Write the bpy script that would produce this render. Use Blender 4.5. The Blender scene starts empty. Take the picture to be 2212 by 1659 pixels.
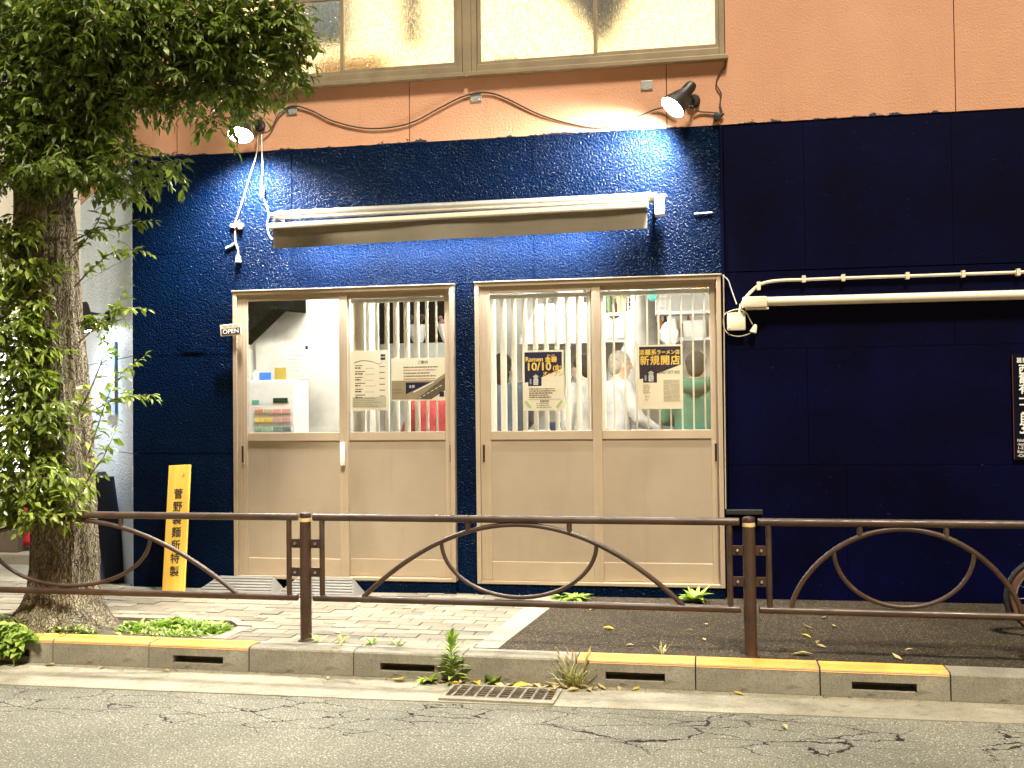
import bpy, bmesh, math, random
import numpy as np
from mathutils import Vector, Matrix, Euler
R = math.radians
random.seed(7)
scene = bpy.context.scene
COL = scene.collection

# ------------------------------------------------------------------ camera, world, light, exposure
cam_data = bpy.data.cameras.new('camera')
cam_data.sensor_width = 36.0
cam_data.lens = 36.0 * 2200 / 2212
cam_data.clip_start = 0.05
cam_data.clip_end = 500
cam = bpy.data.objects.new('camera', cam_data)
COL.objects.link(cam)
cam.matrix_world = (Matrix.Translation((0, 0, 1.4437)) @ Matrix.Rotation(R(9.909), 4, 'Z')
                    @ Matrix.Rotation(R(91.197), 4, 'X') @ Matrix.Rotation(R(-0.660), 4, 'Z'))
scene.camera = cam

SUN_DIR = Vector((-0.16, 0.56, -1.05)).normalized()      # the way the street light travels
world = bpy.data.worlds.new('World')
scene.world = world
world.use_nodes = True
wn = world.node_tree.nodes
sky = wn.new('ShaderNodeTexSky')
sky.sky_type = 'NISHITA'
sky.sun_disc = False
sky.sun_elevation = R(4)
sky.sun_rotation = math.atan2(-SUN_DIR.x, -SUN_DIR.y)
wn['Background'].inputs['Strength'].default_value = 0.022
world.node_tree.links.new(sky.outputs[0], wn['Background'].inputs['Color'])

sun = bpy.data.lights.new('sun', 'SUN')
sun.energy = 3.3
sun.angle = R(9)
sun.color = (1.0, 0.91, 0.72)
sun_o = bpy.data.objects.new('sun', sun)
COL.objects.link(sun_o)
sun_o.location = (3, -4, 9)
sun_o.rotation_euler = SUN_DIR.to_track_quat('-Z', 'Y').to_euler()

scene.view_settings.view_transform = 'Standard'
scene.view_settings.look = 'None'
scene.view_settings.exposure = 1.18
scene.view_settings.gamma = 1.0
scene.view_settings.use_curve_mapping = False
scene.render.engine = 'CYCLES'
scene.cycles.use_denoising = True
scene.cycles.max_bounces = 6
scene.cycles.diffuse_bounces = 3
scene.cycles.glossy_bounces = 3
scene.cycles.transmission_bounces = 6
scene.cycles.use_adaptive_sampling = True
scene.cycles.adaptive_threshold = 0.03
scene.cycles.transparent_max_bounces = 16
scene.cycles.caustics_reflective = False
scene.cycles.caustics_refractive = False
scene.cycles.sample_clamp_indirect = 6

F = 6.95            # the facade's plane
PV = 0.14           # pavement level; the road is at 0
ROT = -math.atan(0.0217)   # kerb and fence run a little askew to the facade
def street(x, d=0.0):      # along the kerb, d metres behind its front
    return (x, 5.2046 - 0.0217 * x + d)

# ------------------------------------------------------------------ materials
MATS = {}
def nodes_of(name):
    m = bpy.data.materials.new(name)
    m.use_nodes = True
    nt = m.node_tree
    return m, nt, nt.nodes['Principled BSDF']
def ramp(nt, fac, stops):
    r = nt.nodes.new('ShaderNodeValToRGB')
    el = r.color_ramp.elements
    while len(el) < len(stops): el.new(0.5)
    for e, (p, c) in zip(el, stops):
        e.position = p
        e.color = (*c, 1) if len(c) == 3 else c
    nt.links.new(fac, r.inputs[0])
    return r.outputs[0]
def noise(nt, scale, detail=4, rough=0.55, coord='Object', vec=None, stretch=None):
    n = nt.nodes.new('ShaderNodeTexNoise')
    n.inputs['Scale'].default_value = scale
    n.inputs['Detail'].default_value = detail
    n.inputs['Roughness'].default_value = rough
    if vec is None:
        tc = nt.nodes.new('ShaderNodeTexCoord')
        vec = tc.outputs[coord]
    if stretch:
        mp = nt.nodes.new('ShaderNodeMapping')
        mp.inputs['Scale'].default_value = stretch
        nt.links.new(vec, mp.inputs[0]); vec = mp.outputs[0]
    nt.links.new(vec, n.inputs['Vector'])
    return n.outputs['Fac']
def mixc(nt, fac, a, b, mode='MIX'):
    m = nt.nodes.new('ShaderNodeMix'); m.data_type = 'RGBA'; m.blend_type = mode
    for sock, v in ((m.inputs[0], fac), (m.inputs[6], a), (m.inputs[7], b)):
        if hasattr(v, 'is_output'): nt.links.new(v, sock)
        elif isinstance(v, tuple): sock.default_value = (*v, 1)
        else: sock.default_value = v
    return m.outputs[2]
def mathn(nt, op, a, b=None, clamp=False):
    m = nt.nodes.new('ShaderNodeMath'); m.operation = op; m.use_clamp = clamp
    for s, v in ((m.inputs[0], a), (m.inputs[1], b)):
        if v is None: continue
        if hasattr(v, 'is_output'): nt.links.new(v, s)
        else: s.default_value = v
    return m.outputs[0]
def bump(nt, bsdf, h, strength=0.3, dist=0.01):
    b = nt.nodes.new('ShaderNodeBump')
    b.inputs['Strength'].default_value = strength
    b.inputs['Distance'].default_value = dist
    nt.links.new(h, b.inputs['Height'])
    nt.links.new(b.outputs[0], bsdf.inputs['Normal'])
def mat(name, col, rough=0.5, metal=0.0, var=0.12, vscale=6.0, bump_s=0.0, bscale=60, bdist=0.003, spec=None, sheen=0.0,
        coord='Object', rough_var=0.0, stretch=None):
    if name in MATS: return MATS[name]
    m, nt, b = nodes_of(name)
    n = noise(nt, vscale, 5, 0.6, coord, stretch=stretch)
    lo = tuple(c * (1 - var) for c in col); hi = tuple(min(1, c * (1 + var)) for c in col)
    nt.links.new(ramp(nt, n, [(0.3, lo), (0.7, hi)]), b.inputs['Base Color'])
    b.inputs['Roughness'].default_value = rough
    b.inputs['Metallic'].default_value = metal
    if spec is not None: b.inputs['Specular IOR Level'].default_value = spec
    if rough_var:
        nt.links.new(mathn(nt, 'MULTIPLY_ADD', n, rough_var), b.inputs['Roughness'])
        b.inputs['Roughness'].links[0].from_node.inputs[2].default_value = rough - rough_var / 2
    if bump_s: bump(nt, b, noise(nt, bscale, 4, 0.6, coord), bump_s, bdist)
    MATS[name] = m
    return m
def emat(name, col, strength):
    m, nt, b = nodes_of(name)
    b.inputs['Base Color'].default_value = (*col, 1)
    b.inputs['Emission Color'].default_value = (*col, 1)
    b.inputs['Emission Strength'].default_value = strength
    MATS[name] = m
    return m
def stucco(name, col, rough, scale, strength, dist, var=0.15, worn=0.0, spec=0.4):
    m, nt, b = nodes_of(name)
    tc = nt.nodes.new('ShaderNodeTexCoord')
    big = noise(nt, 1.7, 4, 0.6)
    c = ramp(nt, big, [(0.3, tuple(x * (1 - var) for x in col)), (0.7, tuple(x * (1 + var) for x in col))])
    if worn:      # chipped specks and a fine dusting
        sp = noise(nt, 85, 2, 0.5)
        c = mixc(nt, ramp(nt, sp, [(0.765, (0, 0, 0)), (0.79, (worn,) * 3)]), c, (0.25, 0.30, 0.40))
    nt.links.new(c, b.inputs['Base Color'])
    b.inputs['Roughness'].default_value = rough
    b.inputs['Specular IOR Level'].default_value = spec
    n1 = noise(nt, scale, 3, 0.5)
    v = nt.nodes.new('ShaderNodeTexVoronoi'); v.feature = 'SMOOTH_F1'
    v.inputs['Scale'].default_value = scale * 0.9
    v.inputs['Smoothness'].default_value = 0.6
    w = nt.nodes.new('ShaderNodeVectorMath'); w.operation = 'ADD'
    wn_ = nt.nodes.new('ShaderNodeTexNoise'); wn_.inputs['Scale'].default_value = scale * 0.5
    sc_ = nt.nodes.new('ShaderNodeVectorMath'); sc_.operation = 'SCALE'; sc_.inputs['Scale'].default_value = 0.02
    nt.links.new(tc.outputs['Object'], wn_.inputs['Vector'])
    nt.links.new(wn_.outputs['Color'], sc_.inputs[0])
    nt.links.new(tc.outputs['Object'], w.inputs[0]); nt.links.new(sc_.outputs[0], w.inputs[1])
    nt.links.new(w.outputs[0], v.inputs['Vector'])
    h = mathn(nt, 'SUBTRACT', n1, mathn(nt, 'MULTIPLY', v.outputs['Distance'], 0.9))
    bump(nt, b, h, strength, dist)
    MATS[name] = m
    return m

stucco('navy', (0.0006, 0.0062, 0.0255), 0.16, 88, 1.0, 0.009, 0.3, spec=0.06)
stucco('navy_smooth_dim', (0.0004, 0.0009, 0.014), 0.5, 30, 0.2, 0.003, 0.6, worn=0.3, spec=0.06)  # smoother navy; the weaker light on the right wall is in its colour
stucco('pale_blue', (0.58, 0.66, 0.76), 0.5, 62, 0.8, 0.008)
def orange_wall():
    m, nt, b = nodes_of('orange')
    tc = nt.nodes.new('ShaderNodeTexCoord')
    sep = nt.nodes.new('ShaderNodeSeparateXYZ'); nt.links.new(tc.outputs['Object'], sep.inputs[0])
    n = noise(nt, 1.1, 5, 0.65)
    c = ramp(nt, n, [(0.25, (0.48, 0.225, 0.125)), (0.75, (0.58, 0.30, 0.18))])
    # dirt streaks running down
    st = noise(nt, 3.0, 4, 0.6, stretch=(3.0, 1.0, 0.35))
    c = mixc(nt, ramp(nt, st, [(0.58, (0, 0, 0)), (0.80, (0.22,) * 3)]), c, (0.26, 0.15, 0.10))
    # ragged brush edge of the navy paint along the bottom
    e1 = noise(nt, 26, 5, 0.75, stretch=(0.5, 1, 1))
    e2 = noise(nt, 2.3, 2, 0.5)
    lim = mathn(nt, 'ADD', mathn(nt, 'MULTIPLY', mathn(nt, 'POWER', e1, 5.0), mathn(nt, 'MULTIPLY', ramp(nt, noise(nt, 1.9, 3, 0.6), [(0.47, (0.12,) * 3), (0.58, (1, 1, 1))]), 0.42)), mathn(nt, 'MULTIPLY', e2, 0.018))
    edge = mathn(nt, 'LESS_THAN', mathn(nt, 'SUBTRACT', sep.outputs['Z'], 3.300), lim)
    c = mixc(nt, edge, c, (0.008, 0.010, 0.03))
    nt.links.new(c, b.inputs['Base Color'])
    b.inputs['Roughness'].default_value = 0.62
    bump(nt, b, noise(nt, 75, 3, 0.55), 0.55, 0.006)
    MATS['orange'] = m
orange_wall()

ALU = mat('bronze_aluminium', (0.42, 0.325, 0.225), 0.42, 0.15, 0.08, 3.0, rough_var=0.1)
def door_sheet():
    m, nt, b = nodes_of('door_panel_sheet')
    c = ramp(nt, noise(nt, 1.3, 5, 0.6), [(0.3, (0.325, 0.258, 0.185)), (0.7, (0.40, 0.32, 0.233))])
    st = ramp(nt, noise(nt, 4, 5, 0.7, stretch=(2.2, 1, 0.30)), [(0.55, (0, 0, 0)), (0.8, (0.35,) * 3)])
    c = mixc(nt, st, c, (0.24, 0.18, 0.12))
    sc = ramp(nt, noise(nt, 30, 4, 0.75, stretch=(0.35, 1, 2.2)), [(0.68, (0, 0, 0)), (0.74, (0.45,) * 3)])
    c = mixc(nt, sc, c, (0.52, 0.44, 0.33))
    nt.links.new(c, b.inputs['Base Color']); b.inputs['Metallic'].default_value = 0.15
    nt.links.new(ramp(nt, noise(nt, 2.6, 5, 0.6), [(0.3, (0.36,) * 3), (0.7, (0.58,) * 3)]), b.inputs['Roughness'])
    bump(nt, b, mathn(nt, 'ADD', mathn(nt, 'MULTIPLY', noise(nt, 2.5, 2, 0.5), 6.0), noise(nt, 260, 2, 0.6)), 0.22, 0.0016)
    MATS['door_panel_sheet'] = m
    return m
ALU_PANEL = door_sheet()
ALU_DARK = mat('window_aluminium', (0.26, 0.205, 0.13), 0.45, 0.2, 0.2, 5.0)
DARK = mat('dark_plastic', (0.012, 0.011, 0.010), 0.45)
BLACKM = mat('black_rubber', (0.010, 0.010, 0.011), 0.6)
def worn_steel():
    m, nt, b = nodes_of('brown_painted_steel')
    c = ramp(nt, noise(nt, 7, 5, 0.65), [(0.3, (0.030, 0.0145, 0.008)), (0.7, (0.062, 0.031, 0.017))])
    chip = ramp(nt, noise(nt, 55, 3, 0.7), [(0.69, (0, 0, 0)), (0.72, (0.8,) * 3)])
    c = mixc(nt, chip, c, (0.19, 0.13, 0.085))
    dust = ramp(nt, noise(nt, 3.1, 4, 0.6), [(0.5, (0, 0, 0)), (0.8, (0.35,) * 3)])
    c = mixc(nt, dust, c, (0.13, 0.10, 0.07))
    nt.links.new(c, b.inputs['Base Color'])
    nt.links.new(ramp(nt, noise(nt, 12, 4, 0.6), [(0.3, (0.32,) * 3), (0.7, (0.62,) * 3)]), b.inputs['Roughness'])
    bump(nt, b, noise(nt, 70, 4, 0.6), 0.25, 0.002)
    MATS['brown_painted_steel'] = m
    return m
BRONZE = worn_steel()
BRONZE2 = mat('brown_bracket_steel', (0.040, 0.018, 0.012), 0.45, 0.0, 0.3, 20.0)
STEEL = mat('bright_steel', (0.62, 0.62, 0.60), 0.28, 1.0, 0.05)
GALV = mat('dull_zinc', (0.36, 0.36, 0.34), 0.5, 0.6, 0.15, 30)
CREAM = mat('cream_plastic', (0.72, 0.64, 0.48), 0.45, 0, 0.06, 8)
WHITEP = mat('white_paint', (0.80, 0.79, 0.76), 0.45, 0, 0.04)
WHITECORD = mat('white_cord', (0.78, 0.75, 0.68), 0.5, 0, 0.06)
OLDCORD = mat('aged_cord', (0.52, 0.45, 0.32), 0.6, 0, 0.15, 30)
BLACKCORD = mat('black_cord', (0.035, 0.028, 0.022), 0.5)
PAPER = mat('paper', (0.88, 0.82, 0.70), 0.7, 0, 0.04)
def _paper():
    nt = PAPER.node_tree; b = nt.nodes['Principled BSDF']
    tr = nt.nodes.new('ShaderNodeBsdfTranslucent'); tr.inputs[0].default_value = (.90, .82, .66, 1)
    mx = nt.nodes.new('ShaderNodeMixShader'); mx.inputs[0].default_value = .42
    nt.links.new(b.outputs[0], mx.inputs[1]); nt.links.new(tr.outputs[0], mx.inputs[2])
    nt.links.new(mx.outputs[0], nt.nodes['Material Output'].inputs['Surface'])
_paper()
INK = mat('ink', (0.03, 0.025, 0.02), 0.7)
INKGREY = mat('grey_ink', (0.24, 0.21, 0.17), 0.7)
NAVYINK = mat('navy_ink', (0.003, 0.009, 0.045), 0.7, spec=0.1)
YELINK = mat('gold_ink', (0.80, 0.50, 0.09), 0.6, 0, 0.08, 40)
WHITEINK = mat('white_ink', (0.82, 0.80, 0.76), 0.6)
REDINK = mat('red_ink', (0.45, 0.10, 0.07), 0.6)
BROWNINK = mat('brown_ink', (0.16, 0.12, 0.08), 0.6)

def glass_mat(name, tint=(0.97, 0.98, 0.97), refl=0.045):
    m, nt, b = nodes_of(name)
    nt.nodes.remove(b)
    t = nt.nodes.new('ShaderNodeBsdfTransparent'); t.inputs[0].default_value = (*tint, 1)
    g = nt.nodes.new('ShaderNodeBsdfGlossy'); g.inputs['Roughness'].default_value = 0.02
    lw = nt.nodes.new('ShaderNodeLayerWeight'); lw.inputs[0].default_value = 0.5
    mx = nt.nodes.new('ShaderNodeMixShader')
    nt.links.new(mathn(nt, 'MULTIPLY_ADD', mathn(nt, 'POWER', lw.outputs['Facing'], 4.0), 0.6), mx.inputs[0])
    mx.inputs[0].links[0].from_node.inputs[2].default_value = refl
    nt.links.new(t.outputs[0], mx.inputs[1]); nt.links.new(g.outputs[0], mx.inputs[2])
    nt.links.new(mx.outputs[0], nt.nodes['Material Output'].inputs['Surface'])
    MATS[name] = m
    return m
GLASS = glass_mat('clear_glass')
def figured_glass():
    m, nt, b = nodes_of('figured_glass')
    b.inputs['Base Color'].default_value = (0.97, 0.96, 0.92, 1)
    b.inputs['Transmission Weight'].default_value = 1.0
    b.inputs['Roughness'].default_value = 0.04
    b.inputs['IOR'].default_value = 1.22
    n1 = noise(nt, 60, 3, 0.6, stretch=(1.6, 1, 0.45))
    n2 = noise(nt, 60, 3, 0.6, stretch=(0.45, 1, 1.6))
    h = mathn(nt, 'MAXIMUM', n1, n2)
    nt.links.new(ramp(nt, h, [(0.46, (0.86, 0.74, 0.46)), (0.54, (0.97, 0.90, 0.70)), (0.61, (1.0, 1.0, 0.98))]), b.inputs['Base Color'])
    bump(nt, b, h, 1.0, 0.016)
    MATS['figured_glass'] = m
    return m
FIGURED = figured_glass()

def foliage(name, dark, light, trans=0.25, rough=0.32):
    m, nt, b = nodes_of(name)
    g = nt.nodes.new('ShaderNodeNewGeometry')
    c = ramp(nt, g.outputs['Random Per Island'], [(0.0, dark), (0.6, tuple((a + d) / 2 for a, d in zip(dark, light))), (1.0, light)])
    nt.links.new(c, b.inputs['Base Color'])
    b.inputs['Roughness'].default_value = rough
    tr = nt.nodes.new('ShaderNodeBsdfTranslucent')
    nt.links.new(mixc(nt, 1.0, c, (1.0, 1.3, 0.5), 'MULTIPLY'), tr.inputs[0])
    mx = nt.nodes.new('ShaderNodeMixShader'); mx.inputs[0].default_value = trans
    nt.links.new(b.outputs[0], mx.inputs[1]); nt.links.new(tr.outputs[0], mx.inputs[2])
    nt.links.new(mx.outputs[0], nt.nodes['Material Output'].inputs['Surface'])
    MATS[name] = m
    return m
LEAF = foliage('tree_leaf', (0.060, 0.092, 0.014), (0.25, 0.31, 0.060), 0.40, 0.42)
LEAF2 = foliage('shoot_leaf', (0.10, 0.14, 0.02), (0.36, 0.42, 0.08))
WEED = foliage('weed_leaf', (0.14, 0.22, 0.03), (0.42, 0.52, 0.11), 0.3, 0.5)
DRYLEAF = foliage('dry_leaf', (0.42, 0.27, 0.09), (0.66, 0.52, 0.28), 0.2, 0.6)
YELLEAF = foliage('yellow_leaf', (0.62, 0.38, 0.03), (0.75, 0.52, 0.06), 0.25, 0.5)
STRAW = foliage('straw_grass', (0.22, 0.21, 0.06), (0.62, 0.53, 0.28), 0.3, 0.6)
PINKPETAL = foliage('petal', (0.65, 0.12, 0.16), (0.85, 0.65, 0.62), 0.3, 0.6)

def bark():
    m, nt, b = nodes_of('bark')
    n = noise(nt, 9, 6, 0.7, stretch=(2.2, 2.2, 0.35))
    v = nt.nodes.new('ShaderNodeTexVoronoi'); v.feature = 'DISTANCE_TO_EDGE'
    v.inputs['Scale'].default_value = 24
    tc = nt.nodes.new('ShaderNodeTexCoord'); mp = nt.nodes.new('ShaderNodeMapping'); mp.inputs['Scale'].default_value = (2.4, 2.4, 0.30)
    nz = nt.nodes.new('ShaderNodeTexNoise'); nz.inputs['Scale'].default_value = 14
    ad = nt.nodes.new('ShaderNodeVectorMath'); ad.operation = 'MULTIPLY_ADD'; ad.inputs[1].default_value = (0.09, 0.09, 0.09)
    nt.links.new(tc.outputs['Object'], nz.inputs['Vector'])
    nt.links.new(nz.outputs['Color'], ad.inputs[0]); nt.links.new(tc.outputs['Object'], ad.inputs[2])
    nt.links.new(ad.outputs[0], mp.inputs[0]); nt.links.new(mp.outputs[0], v.inputs['Vector'])
    crack = ramp(nt, v.outputs['Distance'], [(0.0, (0.25,) * 3), (0.16, (1, 1, 1))])
    c = ramp(nt, n, [(0.25, (0.12, 0.09, 0.053)), (0.5, (0.25, 0.20, 0.125)), (0.75, (0.40, 0.335, 0.22))])
    moss = noise(nt, 2.2, 4, 0.6)
    c = mixc(nt, ramp(nt, moss, [(0.5, (0, 0, 0)), (0.75, (0.5,) * 3)]), c, (0.19, 0.20, 0.075))
    c = mixc(nt, crack, (0.055, 0.042, 0.026), c)
    nt.links.new(c, b.inputs['Base Color'])
    b.inputs['Roughness'].default_value = 0.85
    h = mathn(nt, 'ADD', mathn(nt, 'MULTIPLY', crack, 0.7), n)
    bump(nt, b, h, 1.0, 0.03)
    MATS['bark'] = m
    return m
BARK = bark()

def asphalt(name, lo, hi, stone, scale, cracks=False, rough=0.85, spec=0.3):
    m, nt, b = nodes_of(name)
    tc = nt.nodes.new('ShaderNodeTexCoord')
    big = noise(nt, 0.9, 5, 0.6)
    n = noise(nt, scale, 3, 0.75)
    c = ramp(nt, n, [(0.38, lo), (0.62, hi)])
    v = nt.nodes.new('ShaderNodeTexVoronoi'); v.inputs['Scale'].default_value = scale * 0.75
    nt.links.new(tc.outputs['Object'], v.inputs['Vector'])
    bw = nt.nodes.new('ShaderNodeSeparateColor'); nt.links.new(v.outputs['Color'], bw.inputs[0])
    pick = mathn(nt, 'MULTIPLY', mathn(nt, 'GREATER_THAN', bw.outputs[0], 0.72), mathn(nt, 'LESS_THAN', v.outputs['Distance'], 0.36))
    c = mixc(nt, pick, c, stone)
    c = mixc(nt, 1.0, c, ramp(nt, big, [(0.3, (0.62, 0.62, 0.60)), (0.7, (1.15, 1.13, 1.08))]), 'MULTIPLY')
    h = mathn(nt, 'ADD', n, mathn(nt, 'MULTIPLY', v.outputs['Distance'], -0.6))
    if cracks:
        sep = nt.nodes.new('ShaderNodeSeparateXYZ'); nt.links.new(tc.outputs['Object'], sep.inputs[0])
        wob = nt.nodes.new('ShaderNodeTexNoise'); wob.inputs['Scale'].default_value = 5; wob.inputs['Detail'].default_value = 6
        wob.inputs['Roughness'].default_value = 0.7
        ad = nt.nodes.new('ShaderNodeVectorMath'); ad.operation = 'MULTIPLY_ADD'; ad.inputs[1].default_value = (0.30, 0.14, 0)
        nt.links.new(tc.outputs['Object'], wob.inputs['Vector']); nt.links.new(wob.outputs['Color'], ad.inputs[0])
        nt.links.new(tc.outputs['Object'], ad.inputs[2])
        mp = nt.nodes.new('ShaderNodeMapping'); mp.inputs['Scale'].default_value = (2.8, 8.0, 1)
        nt.links.new(ad.outputs[0], mp.inputs[0])
        cv = nt.nodes.new('ShaderNodeTexVoronoi'); cv.feature = 'DISTANCE_TO_EDGE'; cv.inputs['Scale'].default_value = 1.0
        nt.links.new(mp.outputs[0], cv.inputs['Vector'])
        # only in the crazed band a little way out from the gutter
        band = mathn(nt, 'SUBTRACT', 1.0, mathn(nt, 'DIVIDE', mathn(nt, 'ABSOLUTE', mathn(nt, 'SUBTRACT', sep.outputs['Y'], 4.60)), 0.40), True)
        patch = noise(nt, 1.6, 3, 0.6)
        amt = mathn(nt, 'MULTIPLY', band, ramp(nt, patch, [(0.30, (0.05,) * 3), (0.50, (1, 1, 1))]))
        width = mathn(nt, 'MULTIPLY', amt, 0.062)
        cr = mathn(nt, 'LESS_THAN', cv.outputs['Distance'], mathn(nt, 'MULTIPLY', width, mathn(nt, 'POWER', noise(nt, 18, 3, 0.7), 1.6)))
        c = mixc(nt, cr, c, (0.012, 0.011, 0.009))
        h = mathn(nt, 'SUBTRACT', h, mathn(nt, 'MULTIPLY', cr, 2.5))
    nt.links.new(c, b.inputs['Base Color'])
    b.inputs['Roughness'].default_value = rough
    b.inputs['Specular IOR Level'].default_value = spec
    bump(nt, b, h, 1.0, 0.008)
    MATS[name] = m
    return m
ROAD = asphalt('road_asphalt', (0.105, 0.102, 0.083), (0.35, 0.34, 0.28), (0.50, 0.48, 0.41), 115, True)
NEWASPH = asphalt('dark_asphalt', (0.018, 0.014, 0.009), (0.082, 0.065, 0.045), (0.20, 0.16, 0.115), 115, False, 0.9, 0.12)
def concrete(name, lo, hi, spk=0.0):
    m, nt, b = nodes_of(name)
    n = noise(nt, 3.2, 6, 0.7); f = noise(nt, 150, 2, 0.6)
    c = ramp(nt, n, [(0.28, lo), (0.72, hi)])
    c = mixc(nt, 1.0, c, ramp(nt, f, [(0.3, (0.72,) * 3), (0.7, (1.2,) * 3)]), 'MULTIPLY')
    if spk:
        s = noise(nt, 7, 5, 0.75, stretch=(1, 1, 2))
        c = mixc(nt, ramp(nt, s, [(0.56, (0, 0, 0)), (0.72, (spk,) * 3)]), c, (0.055, 0.045, 0.03))
    nt.links.new(c, b.inputs['Base Color'])
    b.inputs['Roughness'].default_value = 0.85
    bump(nt, b, mathn(nt, 'ADD', f, n), 0.5, 0.004)
    MATS[name] = m
    return m
KERB = concrete('kerb_concrete', (0.15, 0.135, 0.102), (0.29, 0.26, 0.20), 0.75)
GUTTER = concrete('gutter_concrete', (0.17, 0.15, 0.105), (0.36, 0.325, 0.24), 0.6)
EDGING = concrete('edging_concrete', (0.20, 0.178, 0.13), (0.31, 0.275, 0.20), 0.45)
def paver():
    m, nt, b = nodes_of('paver')
    g = nt.nodes.new('ShaderNodeObjectInfo')
    c = ramp(nt, g.outputs['Random'], [(0.0, (0.16, 0.14, 0.10)), (0.5, (0.22, 0.195, 0.143)), (1.0, (0.285, 0.255, 0.19))])
    c = mixc(nt, 1.0, c, ramp(nt, noise(nt, 1.4, 5, 0.65, 'Object'), [(0.3, (0.55, 0.53, 0.49)), (0.65, (1.08, 1.06, 1.0))]), 'MULTIPLY')
    f = noise(nt, 170, 3, 0.7)
    c = mixc(nt, 1.0, c, ramp(nt, f, [(0.3, (0.8,) * 3), (0.7, (1.15,) * 3)]), 'MULTIPLY')
    nt.links.new(c, b.inputs['Base Color'])
    b.inputs['Roughness'].default_value = 0.8
    bump(nt, b, f, 0.4, 0.002)
    MATS['paver'] = m
    return m
PAVER = paver()
SOIL = mat('soil', (0.075, 0.058, 0.036), 0.95, 0, 0.5, 12, bump_s=1.0, bscale=40, bdist=0.02)
def kerb_paint():
    m, nt, b = nodes_of('kerb_yellow')
    c = ramp(nt, noise(nt, 5, 5, 0.65, 'Object'), [(0.3, (0.66, 0.295, 0.055)), (0.7, (0.84, 0.405, 0.085))])
    w = mathn(nt, 'ADD', mathn(nt, 'MULTIPLY', noise(nt, 38, 5, 0.75, stretch=(0.5, 1, 1)), 0.7), mathn(nt, 'MULTIPLY', noise(nt, 2.0, 3, 0.6), 0.45))
    c = mixc(nt, ramp(nt, w, [(0.64, (0, 0, 0)), (0.70, (0.9,) * 3)]), c, (0.24, 0.20, 0.13))
    g = nt.nodes.new('ShaderNodeObjectInfo')
    c = mixc(nt, 1.0, c, ramp(nt, g.outputs['Random'], [(0, (0.86, 0.86, 0.86)), (1, (1.05, 1.05, 1.05))]), 'MULTIPLY')
    nt.links.new(c, b.inputs['Base Color']); b.inputs['Roughness'].default_value = 0.65
    bump(nt, b, noise(nt, 90, 4, 0.6), 0.4, 0.002)
    MATS['kerb_yellow'] = m
    return m
YELPAINT = kerb_paint()
def wood():
    m, nt, b = nodes_of('yellow_pine')
    n = noise(nt, 5, 5, 0.6, stretch=(5, 5, 0.5))
    c = ramp(nt, n, [(0.3, (0.82, 0.47, 0.055)), (0.7, (0.93, 0.62, 0.11))])
    k = noise(nt, 13, 2, 0.5, stretch=(1, 1, 0.8))
    c = mixc(nt, ramp(nt, k, [(0.70, (0, 0, 0)), (0.77, (0.8,) * 3)]), c, (0.40, 0.13, 0.02))
    nt.links.new(c, b.inputs['Base Color']); b.inputs['Roughness'].default_value = 0.5
    MATS['yellow_pine'] = m
    return m
PINE = wood()

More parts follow.
